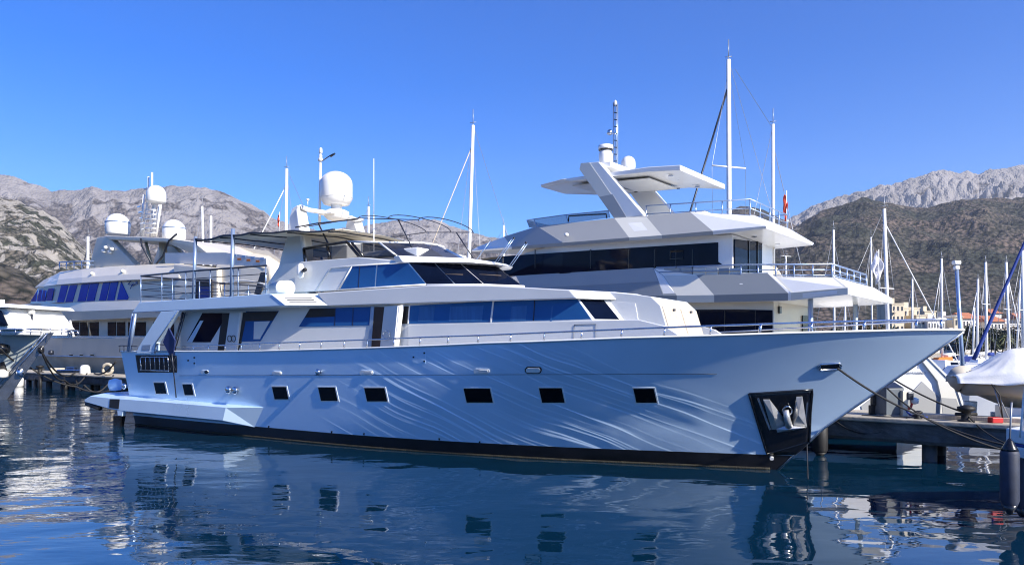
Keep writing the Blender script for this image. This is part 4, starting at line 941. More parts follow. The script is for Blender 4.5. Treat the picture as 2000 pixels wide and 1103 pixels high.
    # hardtop
    T = [(V(1329, 333, -1.8), V(1329, 322, -1.8)), (V(1265, 336, -1.8), V(1265, 326, -1.8)), (V(1114, 354.5, -1.8), V(1096, 350, -1.8)), (f.on(1057, 366, -.9), f.on(1055, 360.5, -.9))]
    ht = house('hardtop', T, 'white', root, .03, far0=.55)
    cz = lambda x, y: T[0][0].z+(T[2][0].z-T[0][0].z)*(x-T[0][0].x)/(T[2][0].x-T[0][0].x)-.02
    x0, x1 = T[0][0].x, T[2][0].x
    pm = MB()
    for (xa, xb) in ((x0-1.6, x0-3.4), (x0-3.6, x0-5.2)):
        pm.prism([Vector((xa, -1.2, cz(xa, 0))), Vector((xb, -1.2, cz(xb, 0))), Vector((xb, 1.2, cz(xb, 0))), Vector((xa, 1.2, cz(xa, 0)))], (0, 0, -.04))
    o = pm.build('soffit_panel', 'soffit', ht, False, .01)
    MB().tube([Vector((x0-1.5, 1.25, cz(x0-1.5, 0)-.01)), Vector((x0-5.3, 1.25, cz(x0-5.3, 0)-.01))], .025, 4).build('soffit_gap', 'blackpaint', ht)
    for x, y in ((x0-.7, -1.2), (x0-.7, 1.2), (x1+.5, -1), (x1+.5, 1.1)): MB().lathe(Vector((x, y, cz(x, y)-.01)), [(.10, 0), (.09, .03)], 12).build('soffit_light', 'steel', ht)
    fp = [(1132, 331), (1134, 319), (1169, 316), (1258, 421), (1200, 427)]
    fa = [V(p[0], p[1], -1.95) for p in fp]
    for s_ in (1, -1):
        fq = [Vector((p.x, p.y*s_, p.z)) for p in fa]
        o = MB().prism(fq, (0, .36*s_, 0)).build('arch_fin', 'white', root, False, .02)
        if s_ == 1:
            mid_ = lerp(fa[0], fa[4], .57); mid2 = lerp(fa[2], fa[3], .57)
            plate('painted_panel', [mid_, lerp(mid_, mid2, .55), lerp(fa[4], fa[3], .42), fa[4]], 'grey2', o, .01, .02, n=(0, -1, 0))
            plate('painted_panel', [fa[0], lerp(fa[1], fa[2], .02), lerp(fa[1], fa[2], .5), lerp(mid_, mid2, .5), mid_], 'light2', o, .01, .02, n=(0, -1, 0))
    zt = fa[1].z; MB().prism([Vector((fa[1].x, -1.6, zt)), Vector((fa[2].x+.35, -1.6, zt-.03)), Vector((fa[2].x+.35, 1.6, zt-.03)), Vector((fa[1].x, 1.6, zt))], (0, 0, -.22)).build('arch_beam', 'white', root, False, .03)
    # mast gear
    dc = f.on(1183, 322, -.75); rr = 13.5/F*(f.Mx@dc).y; hh = (322-290)/F*(f.Mx@dc).y
    d1 = dome(Vector((dc.x, dc.y, dc.z)), rr, hh, root)
    MB().lathe(Vector((dc.x, dc.y, dc.z+hh*.93)), [(rr*.6, -.05), (rr*1.05, 0), (rr*1.08, .07), (rr*1.05, .16), (rr*.4, .2), (.01, .2)], 24).build('radar_scanner', 'white', d1, True)
    MB().lathe(Vector((dc.x, dc.y, dc.z+hh*.9)), [(rr*1.02, -.02), (rr*1.06, .04)], 24).build('scanner_band', 'blackpaint', d1, True)
    d2c = f.on(1227, 331, .8); r2 = 14/F*(f.Mx@d2c).y; dome(Vector((d2c.x, d2c.y, d2c.z)), r2, 26/F*(f.Mx@d2c).y, root)
    ml = MB(); ws_ = f.on(1198.5, 325, 0), f.on(1198.5, 201, 0), f.on(1206, 325, 0), f.on(1206, 203, 0)
    dx = Vector(((ws_[2].x-ws_[0].x), 0, 0)); ml.tube([ws_[0], ws_[1]], .03, 6).tube([ws_[2], ws_[3]], .03, 6).tube([ws_[0]+Vector((0, .2, 0)), ws_[1]+Vector((0, .2, 0))], .025, 6)
    lad = ml.build('ladder_mast', 'steelblue', root, True)
    for k in range(9): MB().tube([lerp(ws_[0], ws_[1], .08+k*.11), lerp(ws_[2], ws_[3], .08+k*.11)], .02, 5).build('rung', 'blackpaint', lad, True)
    p = f.on(1202, 203, 0); MB().lathe(p, [(.02, -.1), (.07, 0), (.07, .08), (.01, .16)], 10).build('mast_light', 'white', lad, True)
    p = f.on(1191, 261, -.1); MB().lathe(p, [(.05, -.06), (.12, -.02), (.11, .1), (.05, .16), (.01, .17)], 14).tube([p, p+Vector((.25, .1, -.05))], .02, 6).build('searchlight', 'steel', lad, True)
    # stern quarter: pale panel, grey wing, dark triangle, lettering
    Z = lambda px, py, o=0.0: f.on(px, py, -3.0-o, 0.62, .12)
    nrm = Vector((0.53, -0.85, .1))
    def zp(name, px, m, parent, o, th): return MB().prism([Z(*q, o) for q in px], (-.53*th, .85*th, 0)).build(name, m, parent, False, .004)
    tb = zp('transom', [(1640, 700), (1803, 706), (1832, 742), (1840, 776), (1850, 812), (1670, 812)], 'white', root, 0, .25)
    wg_ = zp('stern_wing', [(1803, 707), (1812, 699), (1868, 755), (1886, 810), (1836, 811), (1838, 774), (1831, 743)], 'light2', root, .12, .35)
    zp('wing_grey_panel', [(1838, 776), (1868, 778), (1880, 810), (1842, 811)], 'grey2', wg_, .128, .02)  # grey lower panel on the wing
    zp('wing_edge', [(1812, 699), (1815, 697.5), (1871, 753), (1889, 809), (1885, 810), (1867, 755)], 'white', wg_, .16, .40)
    zp('stair_panel', [(1801, 744), (1834, 774), (1842, 810), (1770, 810), (1775, 772)], 'grey2', tb, .03, .05)
    zp('stair_panel', [(1682, 793), (1701, 778), (1707, 802), (1684, 803)], 'grey2', tb, .03, .05)
    for body, px, py, sz in (('SAN MARINO', 1787, 730, .10), ('L', 1795, 718, .10)):
        o_ = Z(px, py, .02); xd = Z(px+5, py)-Z(px-5, py); xd.z = 0
        text_part('lettering', body, sz, 'greydecal', tb, o_, xd, (0, 0, 1))
    return f
Y2F = yacht_two()

# ------------------------------------------------------------------ yacht three
def yacht_three():
    f = Fr(-21.3, 52.6, 38.6); root = empty('motor_yacht', f.o, -f.a, 'old cream motor yacht with three satellite domes and slanted cobalt windows, at far left', 'yacht')
    P = lambda px, py, y=-4.0: f.on(px, py, y)
    def tube_hull(name, m, z0f, z1f):
        cols = []
        for px, y in ((585, -3.8), (400, -4), (225, -4.0), (120, -3.8), (70, -2.6)):
            t = f.on(px, 660, y); cols.append([Vector((t.x, y*.86, -.4)), Vector((t.x, y*.93, 1.2)), Vector((t.x, y*.98, P(150, 696).z)), Vector((t.x, y, t.z))])
        t = f.on(38, 655, 0); cols.append([Vector((t.x+2.6, 0, -.4)), Vector((t.x+1.8, 0, 1.2)), Vector((t.x+.9, 0, P(150, 696).z)), Vector((t.x, 0, t.z+.1))])
        return cols
    cols = tube_hull('', '', 0, 0)
    hl = levels('hull', [c[2:] for c in cols], 'cream3', root); levels('lower_hull', [c[:3] for c in cols], 'stain', hl)
    MB().tube([c[2]+Vector((0, -.03, 0)) for c in cols[:5]], .05, 5).build('rubbing_strake', 'steelblue', hl, True)
    for px in (136, 156, 177): plate('freeing_port', [P(px, 692), P(px+6, 692), P(px+6, 694.5), P(px, 694.5)], 'blackpaint', hl, .03, .05, n=(0, -1, 0))
    MB().lathe(P(101, 688)+Vector((0, -.05, -.2)), [(.05, 0), (.2, .05), (.2, .35), (.05, .4)], 12).build('hawse', 'darktube', hl, True)
    rl_ = [f.on(px, 657.5, -3.95) for px in (98, 160, 225, 400, 560)]
    MB().tube(rl_, .05, 6).build('bulwark_rail', 'steel', root, True)
    # recessed main deck cabin
    C = lambda px, py: f.on(px, py, -3.3)
    c0, c1 = C(560, 620), C(104, 626)
    zb = C(200, 662).z-.3
    mc = house('main_cabin', [(Vector((c0.x, -3.3, zb)), Vector((c0.x, -3.3, c0.z+.2))), (Vector((c1.x, -3.3, zb)), Vector((c1.x, -3.3, c1.z+.2))), (Vector((c1.x-2, -1.5, zb)), Vector((c1.x-2, -1.5, c1.z+.2)))], 'cream3', root)
    def win(pts, m='glassdark', parent=mc, fn=C): return plate('side_window', [fn(*q) for q in pts], m, parent, .03, .05, n=(0, -1, 0))
    for a, b in ((140, 155), (157, 173), (175, 193), (211, 227), (229, 245), (251, 262), (264, 285), (300, 318), (321, 340)): win([(a, 629), (b, 628.5), (b, 655.5), (a, 655.5)])
    win([(113, 630), (125, 629.5), (124, 658), (112, 658)], 'darkcabin'); win([(128, 632), (133, 632), (132, 657), (127, 657)], 'darkcabin')
    MB().tube([f.on(137, 626, -3.95), f.on(144, 658, -3.95)], .09, 6).build('side_strut', 'white', root, True)
    # wide mid coaming
    G = []
    for b, t, y in (((575, 612), (575, 582), -4.0), ((255, 621), (258, 587), -4.0), ((160, 625), (160, 590), -3.9), ((87, 629), (80, 591), -3.5), ((40, 618), (44, 594), -2.4)):
        G.append([f.on(b[0], b[1], y), f.on((b[0]+t[0])/2, (b[1]+t[1])/2, y-.06), f.on(t[0], t[1], y+.12)])
    G.append([f.on(22, 607, 0), f.on(15, 603, 0), f.on(16, 599, 0)]); levels('mid_coaming', G, 'cream3', root)
    pa = plate('name_board', [f.on(66, 604.5, -3.4), f.on(83, 602.5, -3.4), f.on(83, 606, -3.4), f.on(66, 608, -3.4)], 'decal', root, .05, .03, n=(0, -1, 0))
    # forward bulwark flare
    plate('bow_panel', [f.on(28, 633, -2.9), f.on(80, 629, -2.9), f.on(93, 657, -2.9), f.on(36, 655, -2.9)], 'cream3', root, .02, .1, n=(0, -1, 0))
    # upper house
    U = lambda px, py: f.on(px, py, -3.7)
    H = []
    for b, t, y in (((345, 586), (345, 543), -3.7), ((110, 591), (113, 556), -3.7), ((58, 593), (74, 562), -2.8)): H.append([f.on(b[0], b[1], y), f.on(t[0], t[1], y+.1)])
    H.append([Vector((H[-1][0].x-1.6, 0, H[-1][0].z)), Vector((H[-1][1].x-1.2, 0, H[-1][1].z))])
    uh = house('upper_house', [tuple(h) for h in H], 'cream3', root)
    Uw = lambda px, py: f.on(px, py, -3.95, 0, .067)
    for q in ([(112, 590), (120, 557.7), (134, 557), (125, 590)], [(128, 590), (137.5, 557), (151.5, 556), (142, 589.6)], [(152, 588.5), (160, 555), (175, 553.7), (167, 588)], [(169.6, 588), (176.7, 553.7), (193, 552.6), (184, 587.5)], [(194, 586.6), (201.7, 552), (215, 551.2), (207, 586.6)], [(210, 586.4), (217, 551), (231, 550), (223, 586.4)], [(229, 585.8), (237, 550), (251, 581), (248.5, 585)]):
        win(q, 'blueglass', uh, Uw)
    for q in ([(61, 588), (74.5, 567), (71, 588)], [(74, 588), (78, 566), (84, 565.6), (81, 588)], [(83, 588), (86, 567), (91, 567), (89, 587.6)], [(91.4, 587), (96, 563.4), (106, 563), (102, 587)]):
        plate('front_window', [f.on(px, py, -3.7+.9*max(0, (112-px))/50) for px, py in q], 'blueglass', uh, .06, .05, n=(-.4, -.9, 0))
    # script lettering stroke
    sq = [(251, 549), (258, 548), (252, 555), (262, 556), (258, 559), (256, 564), (259, 557), (262, 553), (265, 556), (268, 552), (270, 555), (270, 551), (266, 551)]
    MB().tube([Uw(*p)+Vector((0, -.06, 0)) for p in sq], .03, 5).build('script_lettering', 'decal', uh, True)
    # roof
    K = []
    for b, t, y in (((350, 543), (350, 513), -3.9), ((240, 548), (220, 520), -3.9), ((160, 553), (160, 525), -3.9), ((110, 557), (118, 530), -3.7), ((85, 560), (98, 541), -3.0)): K.append([f.on(b[0], b[1], y), lerp(f.on(b[0], b[1], y-.05), f.on(t[0], t[1], y+.6), .4), f.on(t[0], t[1], y+.9)])
    K.append([f.on(70, 563, -.5), f.on(68, 561, -.5), f.on(86, 546, -.5)]); rf = levels('roof', K, 'cream3', root, .06)
    for a, b in (((180, 535), (166, 549)), ((240, 530), (222, 546))): MB().lathe(f.on(a[0], a[1], -3.55), [(.04, -.1), (.16, -.05), (.16, .1), (.04, .16)], 12).build('flood_lamp', 'white', rf, True)
    # aft cream structure
    A = [(f.on(535, 588, -3.4), f.on(527, 520, -3.2)), (f.on(470, 588, -3.6), f.on(470, 518, -3.4)), (f.on(420, 588, -3.6), f.on(420, 516, -3.4))]
    ac = house('aft_house', A, 'cream', root, .15)
    for k, (y0, s_) in enumerate(((556, 8), (580, 6))): MB().tube([f.on(425+8*j, y0-s_*math.sin(j/12*math.pi), -3.65) for j in range(13)], .05, 5).build('curved_moulding', 'soffit', ac, True)
    plate('screen_door', [f.on(512, 532, -3.5), f.on(524, 532, -3.5), f.on(510, 578, -3.5), f.on(498, 578, -3.5)], 'darktube', ac, .10, .05, n=(0, -1, 0))
    B = [(f.on(425, 588, -3.9), f.on(425, 523, -3.7)), (f.on(340, 588, -3.9), f.on(338, 514, -3.7))]
    a2 = house('aft_deckhouse', B, 'cream', root, .12)
    plate('dark_opening', [f.on(378, 545, -3.9), f.on(415, 545, -3.9), f.on(415, 586, -3.9), f.on(378, 586, -3.9)], 'darkcabin', a2, .06, .05, n=(0, -1, 0))
    plate('opening_panel', [f.on(390, 560, -3.9), f.on(413, 560, -3.9), f.on(413, 582, -3.9), f.on(390, 582, -3.9)], 'bluepaint', a2, .09, .05, n=(0, -1, 0))
    t_ = [f.on(335, 498, -3.3), f.on(500, 503, -3.3)]
    wb = MB().prism([f.on(322, 494, -3.3), f.on(440, 493, -3.3), f.on(520, 505, -3.3), f.on(520, 520, -3.3), f.on(322, 514, -3.3)], (0, .04, 0)).build('mesh_windbreak', 'soffit', root)
    for k in range(7): plate('windbreak_patch', [f.on(455+9*k, 497+k+(k % 2)*6, -3.3), f.on(462+9*k, 497+k+(k % 2)*6, -3.3), f.on(462+9*k, 501+k+(k % 2)*6, -3.3), f.on(455+9*k, 501+k+(k % 2)*6, -3.3)], 'orange' if k % 2 else 'steelblue', wb, .02, .02, n=(0, -1, 0))
    fr = [f.on(116, 512, -3), f.on(175, 509.5, -3)]; rail('forward_rail', root, [fr[0], fr[1], mir(fr[1])], posts=[lerp(fr[0], fr[1], k/4) for k in range(5)], mids=(.5,), drop=.6, r=.05, m='steelblue')
    # arch and hardtop
    fp = [(189, 464), (209, 460), (264, 518), (262, 524), (172, 526)]
    for s_ in (1, -1):
        q = [f.on(a, b, -2.7) for a, b in fp]; q = [Vector((p.x, p.y*s_, p.z)) for p in q]; o = MB().prism(q, (0, .5*s_, 0)).build('arch_fin', 'cream3', root, False, .05)
    for a, b in ((203, 491), (219, 487), (207, 484), (215, 493)): MB().lathe(f.on(a, b, -2.8), [(.05, -.1), (.17, -.06), (.17, .12), (.05, .15)], 10).build('arch_lamp', 'white', root, True)
    Tn = [(f.on(432, 521, -2.8), f.on(434, 517, -2.8)), (f.on(380, 482, -2.8), f.on(378, 472, -2.8)), (f.on(320, 472, -2.8), f.on(320, 464, -2.8)), (f.on(212, 468, -2.8), f.on(205, 460, -2.8))]
    house('hardtop', Tn, 'cream', root, .05)
    MB().tube([f.on(283, 466, -1.2), f.on(296, 518, -1.2)], .12, 8).build('hardtop_post', 'cream', root, True)
    MB().tube([f.on(318, 470, -1.2), f.on(320, 516, -1.2)], .28, 10).build('hardtop_post', 'cream', root, True)
    for q in ([(275, 466), (277, 480), (296, 514)], [(345, 457), (330, 470), (318, 500), (305, 515)]): MB().tube([f.on(a, b, -2.9) for a, b in q], .07, 6).build('dark_pipe', 'darktube', root, True)
    def dm(px, w2, top, bot, y=-1.2):
        c = f.on(px, bot, y); Yc = (f.Mx@c).y; d = dome(c, w2/F*Yc, (bot-top)/F*Yc, root, base=.9)
        MB().lathe(c+Vector((0, 0, (bot-top)/F*Yc*.55)), [(w2/F*Yc*1.01, 0), (w2/F*Yc*1.01, .07)], 28).build('dome_band', 'steelblue', d, True)
    dm(230, 22.5, 417, 459, -1.0); dm(340, 21.5, 429, 469, -1.0)
    c = f.on(305, 397, 0); Yc = (f.Mx@c).y; dome(c, 18/F*Yc, 35/F*Yc, root)
    lt = MB()
    for (a, b, c_, d) in ((279, 462, 292, 372), (305, 462, 314, 400), (288, 462, 300, 400), (296, 462, 312, 400), (275, 462, 281, 380), (300, 462, 302, 400)): lt.tube([f.on(a, b, 0), f.on(c_, d, 0)], .09, 6)
    lt.tube([f.on(290, 400, 0), f.on(290, 345, 0)], .08, 6).tube([f.on(297, 400, 0), f.on(297, 337, 0)], .08, 6).tube([f.on(282, 370, 0), f.on(303, 366, 0)], .08, 6)
    lm = lt.build('lattice_mast', 'alu', root, True)
    for k in range(6): MB().tube([f.on(284, 410+k*9, -.3), f.on(304, 410+k*9, -.3)], .06, 5).build('mast_rung', 'alu', lm, True)
    for k in range(5): MB().box((0, 0, 0), (.5, .1, .08)).build('mast_step', 'steel', lm).location = f.on(268+2*k, 405+k*11, -.4)
    return f
Y3F = yacht_three()
# ------------------------------------------------------------------ quay
QA = Vector((8.55, 19.3, 0)); QE = Vector((-.7815, .624, 0)); QN = Vector((.624, .7815, 0)); QZ = 1.05
def q(s, n, z=0.0): return QA+QE*s+QN*n+Vector((0, 0, z))
def qpx(px, n=0.0, z=None):
    """point on the quay line offset n that shows at pixel column px"""
    o = QA+QN*n; d = (px-HX)/F; s = (d*o.y-o.x)/(QE.x-d*QE.y); return s
def quay():
    r = empty('quay', q(0, 0), 0, 'long concrete quay with dark stained side wall between the silver yacht and the others', 'quay')
    def P(s, n, z): return q(s, n, z)-q(0, 0)
    def slab(name, s0, s1, n0, n1, z0, z1, m, bev=0.0): return MB().prism([P(s0, n0, z0), P(s1, n0, z0), P(s1, n1, z0), P(s0, n1, z0)], (0, 0, z1-z0)).build(name, m, r, False, bev)
    slab('deck_slab', -12, 75, -.04, 2.3, 0.93, QZ, 'concrete', .03)
    # wall made from a rough grid
    vs = []; n = 520; rows = 6
    for i in range(n+1):
        s = -12+87*i/n
        for j in range(rows+1):
            z = 0.44+.49*j/rows; b = 0.035*noise.noise(Vector((s*1.7, z*4, 0)))+0.02*noise.noise(Vector((s*6, z*9, 2)))
            vs.append(P(s, 0.02+b+(.06 if j == 0 else 0), z+(0.05*noise.noise(Vector((s*.8, 0, 4))) if j == 0 else 0)))
    fs = [(i*(rows+1)+j, (i+1)*(rows+1)+j, (i+1)*(rows+1)+j+1, i*(rows+1)+j+1) for i in range(n) for j in range(rows)]
    mk('side_wall', vs, fs, 'quaywall', r); slab('core', -12, 75, .12, 2.2, .46, .92, 'quaywall')
    k0 = -10
    for k in range(22):
        for n_ in (.45, 1.8): MB().lathe(P(k0+k*4.0, n_, -1.2), [(.17, 0), (.17, 1.75)], 12).build('pile', 'quaywall', r, True)
    slab('timber_rail', -9, -1.9, .55, .75, QZ+.003, QZ+.10, 'teak', .01)
quay()
def lab(o, label, cat, group=None): return tag(o, label, cat, group)
# bollards, cabinet, post, hose reel, tyres
def bollard(px, label, sc=1.0):
    p = q(qpx(px, .25), .25, QZ)
    mb = MB().lathe(p, [(.16*sc, 0), (.16*sc, .03), (.10*sc, .05), (.09*sc, .2*sc), (.17*sc, .24*sc), (.17*sc, .30*sc), (.05, .34*sc), (.01, .34*sc)], 16).tube([p+Vector((-.22*sc, 0, .15*sc)), p+Vector((.22*sc, 0, .15*sc))], .035*sc, 8)
    return lab(mb.build('bollard', 'rubber', None, True), label, 'bollard', 'mooring bollards along the quay edge')
bollard(1887, 'black bollard with ropes on the quay edge below the covered tender', 1.15); bollard(1793, 'small dark bollard beside a blue rope on the quay edge', .6); bollard(78, 'dark bollard on the far end of the quay beside the grey bow', 1.6)
def cabinet():
    s = qpx(1736, .9); p = q(s, .9, QZ); r = empty('power_pedestal', p, R(12), 'grey utility cabinet with dark top panel standing on the quay under the bow', 'cabinet')
    MB().box((-.28, -.25, .03), (.26, .25, .72)).build('body', 'pedestal', r, False, .02)
    MB().prism([(-.28, -.25, .722), (.26, -.25, .722), (.26, .1, .86), (-.28, .1, .86)], (0, .14, 0)).build('sloped_lid', 'darktube', r, False, .01)
    MB().box((-.30, -.27, 0), (.28, .27, .03)).build('base', 'steel', r); MB().box((.13, -.262, .08), (.14, -.252, .68)).build('door_seam', 'steel', r)
    MB().lathe((.2, -.27, .1), [(.02, 0), (.02, .03)], 8).build('handle', 'steel', r)
    p2 = q(qpx(1763, .9), .9, QZ); b = empty('hose_post', p2, R(10), 'cream post carrying a red fire hose beside the grey cabinet', 'post')
    MB().box((-.07, -.1, 0), (.07, .1, .66)).build('post', 'cream', b, False, .01)
    MB().tube([(.14+.11*math.cos(a)*.8, -.05, .35+.17*math.sin(a)) for a in [k*.5 for k in range(14)]], .03, 8).build('hose', 'red', b, True)
    MB().box((.05, -.14, .42), (.22, .02, .62)).build('hose_valve', 'darktube', b, False, .02); MB().lathe((.30, -.05, .3), [(.02, 0), (.10, .03), (.11, .14), (.03, .18)], 12).build('white_cap', 'white', b, True)
    p3 = q(qpx(1703, .8), .8, QZ); MBx = MB().box((-.06, -.06, 0), (.08, .08, .25)).box((-.02, -.1, .25), (.14, .06, .55)).tube([(-.12, 0, .62), (.0, 0, .5)], .03, 6)
    o = MBx.build('outboard_bracket', 'rubber', None, False, .03); o.location = p3; lab(o, 'black plastic mooring gadget standing left of the grey cabinet', 'device')
    o = MB().tube([q(qpx(px, .3), .3, QZ+h) for px, h in ((1770, .18), (1778, .08), (1788, .05), (1800, .04), (1812, .05))], .025, 6).build('coiled_rope', 'bluepaint', None, True); lab(o, 'short bright blue rope lying on the quay edge', 'rope')
cabinet()
def tyre(px, z, label, rr=.46):
    c = q(qpx(px, -.16), -.16, z); vs = []; n, m_ = 24, 10
    for i in range(n):
        a = 2*math.pi*i/n
        for j in range(m_):
            b = 2*math.pi*j/m_; rad = rr*.72+rr*.28*math.cos(b); vs.append(c+QE*(rad*math.cos(a))+Vector((0, 0, rad*math.sin(a)))-QN*(.12*math.sin(b)))
    fs = [(i*m_+j, ((i+1) % n)*m_+j, ((i+1) % n)*m_+(j+1) % m_, i*m_+(j+1) % m_) for i in range(n) for j in range(m_)]
    t = empty('tyre_fender', c, 0, label, 'tyre', 'old tyres hung on the quay as fenders'); o = mk('tyre', [v-c for v in vs], fs, 'rubber', t, True)
    MB().tube([Vector((0, 0, rr)), Vector((0, 0, QZ-z))], .025, 5).build('hanging_rope', 'rope', t, True)
tyre(74, .25, 'large old tyre hung against the quay wall beside the grey bow', .62); tyre(125, .18, 'smaller tyre low on the quay wall right of the large one', .4)
def fender(p, h, r, label, m='fender', tip='blackpaint', g='boat fenders'):
    t = empty('fender', p, 0, label, 'fender', g)
    MB().lathe((0, 0, 0), [(r*.35, -.1*h), (r*.8, 0), (r, .08*h), (r, .85*h), (r*.8, .93*h)], 20).build('body', m, t, True)
    MB().lathe((0, 0, 0), [(.01, -.17*h), (r*.3, -.15*h), (r*.83, -.001*h), (r*.6, .002)], 20).build('bottom_cap', tip, t, True)
    MB().lathe((0, 0, .9*h), [(r*.93, 0), (r*.8, .04*h), (r*.35, .16*h), (.02, .2*h)], 20).build('top_cap', tip, t, True)
    MB().tube([(0, 0, 1.08*h), (.03, 0, 1.7*h)], .014, 5).build('lanyard', 'wire', t, True)
fender(q(qpx(1602, -.2), -.2, .08), .75, .19, 'black cylindrical fender hanging on the quay just behind the silver bow', 'rubber', 'rubber')
fender(q(qpx(14+26, -.5), -.6, .0), .7, .3, 'white ball fender low on the water by the grey bow at far left', 'white', 'steel')
fender(at(1972, 985, 11.3), .92, .13, 'long navy fender with black ends hanging at the right edge of the picture')
fender(at(1996, 990, 11.8), .95, .14, 'second navy fender partly hidden behind the first at the right edge')
# clutter on the left part of the quay
def qthing(px, n, build, label, cat, name):
    p = q(qpx(px, n), n, QZ); o = build(); o.name = name; o.location = p; return lab(o, label, cat)
qthing(166, .5, lambda: MB().lathe((0, 0, 0), [(.3, 0), (.34, .1), (.30, .5), (.2, .62), (.01, .64)], 16).build('white_drum', 'white', None, True), 'white rounded drum on the quay in front of the cream yacht', 'drum', 'drum')
qthing(210, .5, lambda: MB().tube([(.32*math.cos(a), 0, .42+.32*math.sin(a)) for a in [k*.45 for k in range(15)]], .10, 8).build('hose_coil', 'concrete', None, True), 'pale coiled hose standing on the quay beside the stern', 'hose', 'hose_coil')
qthing(140, .7, lambda: MB().box((-.9, -.3, 0), (.8, .3, .28)).box((-.3, -.2, .28), (.3, .2, .45)).build('gangway_box', 'steel', None, False, .05), 'low metal box lying on the quay left of the white drum', 'box', 'metal_box')
qthing(112, .6, lambda: MB().box((-.4, -.25, 0), (.4, .25, .35)).build('crate', 'cream', None, False, .04), 'small cream crate on the quay behind the grey bow', 'crate', 'crate')

def rope(name, pts, sag, label, r=.022, m='rope'):
    pts = [Vector(p) for p in pts]; out = []
    for a, b in zip(pts, pts[1:]):
        for k in range(14):
            t = k/14; p = lerp(a, b, t); p.z -= sag*4*t*(1-t); out.append(p)
    out.append(pts[-1]); return lab(MB().tube(out, r, 6).build(name, m, None, True), label, 'rope', 'mooring lines')
qq = lambda px, n=.2, z=QZ+.1: q(qpx(px, n), n, z)
fl = at(1636, 719, 14.9)
rope('mooring_rope', [fl, at(1800, 812, 16.4), at(1985, 885, 16.0)], .08, 'thick black mooring line from the bow fairlead down to the quay wall')
rope('mooring_rope', [at(1732, 757, 17.9), at(1812, 818, 17.6), at(1960, 868, 16.4), at(1992, 884, 16.0)], .05, 'dark line crossing in front of the grey cabinet towards the quay wall')
rope('mooring_rope', [at(1748, 742, 18.6), qq(1886, .25, QZ+.2)], .06, 'dark line from the white stern down to the large bollard')
rope('mooring_rope', [qq(1890, .2, QZ+.15), at(1935, 850, 16.9), at(1990, 872, 16.3)], .04, 'thin line from the large bollard to the right along the wall', .016)
rope('mooring_rope', [qq(1632, -.03, .9), qq(1772, .1, QZ+.02)], .36, 'slack black cable looping down the quay wall below the cabinet')
rope('power_cable', [qq(1683, .3, QZ+.02), qq(1720, .15, QZ+.02), qq(1770, .2, QZ+.03), qq(1800, .2, QZ+.03)], -.0, 'thin cable lying along the quay top behind the silver bow', .014)
rope('mooring_rope', [at(80, 683, 39.5), at(126, 742, 45), qq(170, .3)], .5, 'heavy dark line from the grey bow to the quay near the white drum', .05)
rope('mooring_rope', [at(80, 683, 39.5), qq(146, .3), at(165, 752, 45), qq(222, .1)], .7, 'second sagging line from the grey bow across the quay wall', .05)
rope('mooring_rope', [at(0, 680, 38), at(60, 718, 42), at(150, 755, 44), at(215, 762, 44)], .2, 'long straight line from the far left bow along the quay wall', .045)
rope('mooring_rope', [at(226, 706, 45), qq(184, .4)], .3, 'line from the cream yacht side down to the white drum', .05)
rope('anchor_line', [at(1576, 868, 16.3), at(1578, 935, 15.5)], 0, 'thin vertical line dropping into the water beside the silver bow', .012)

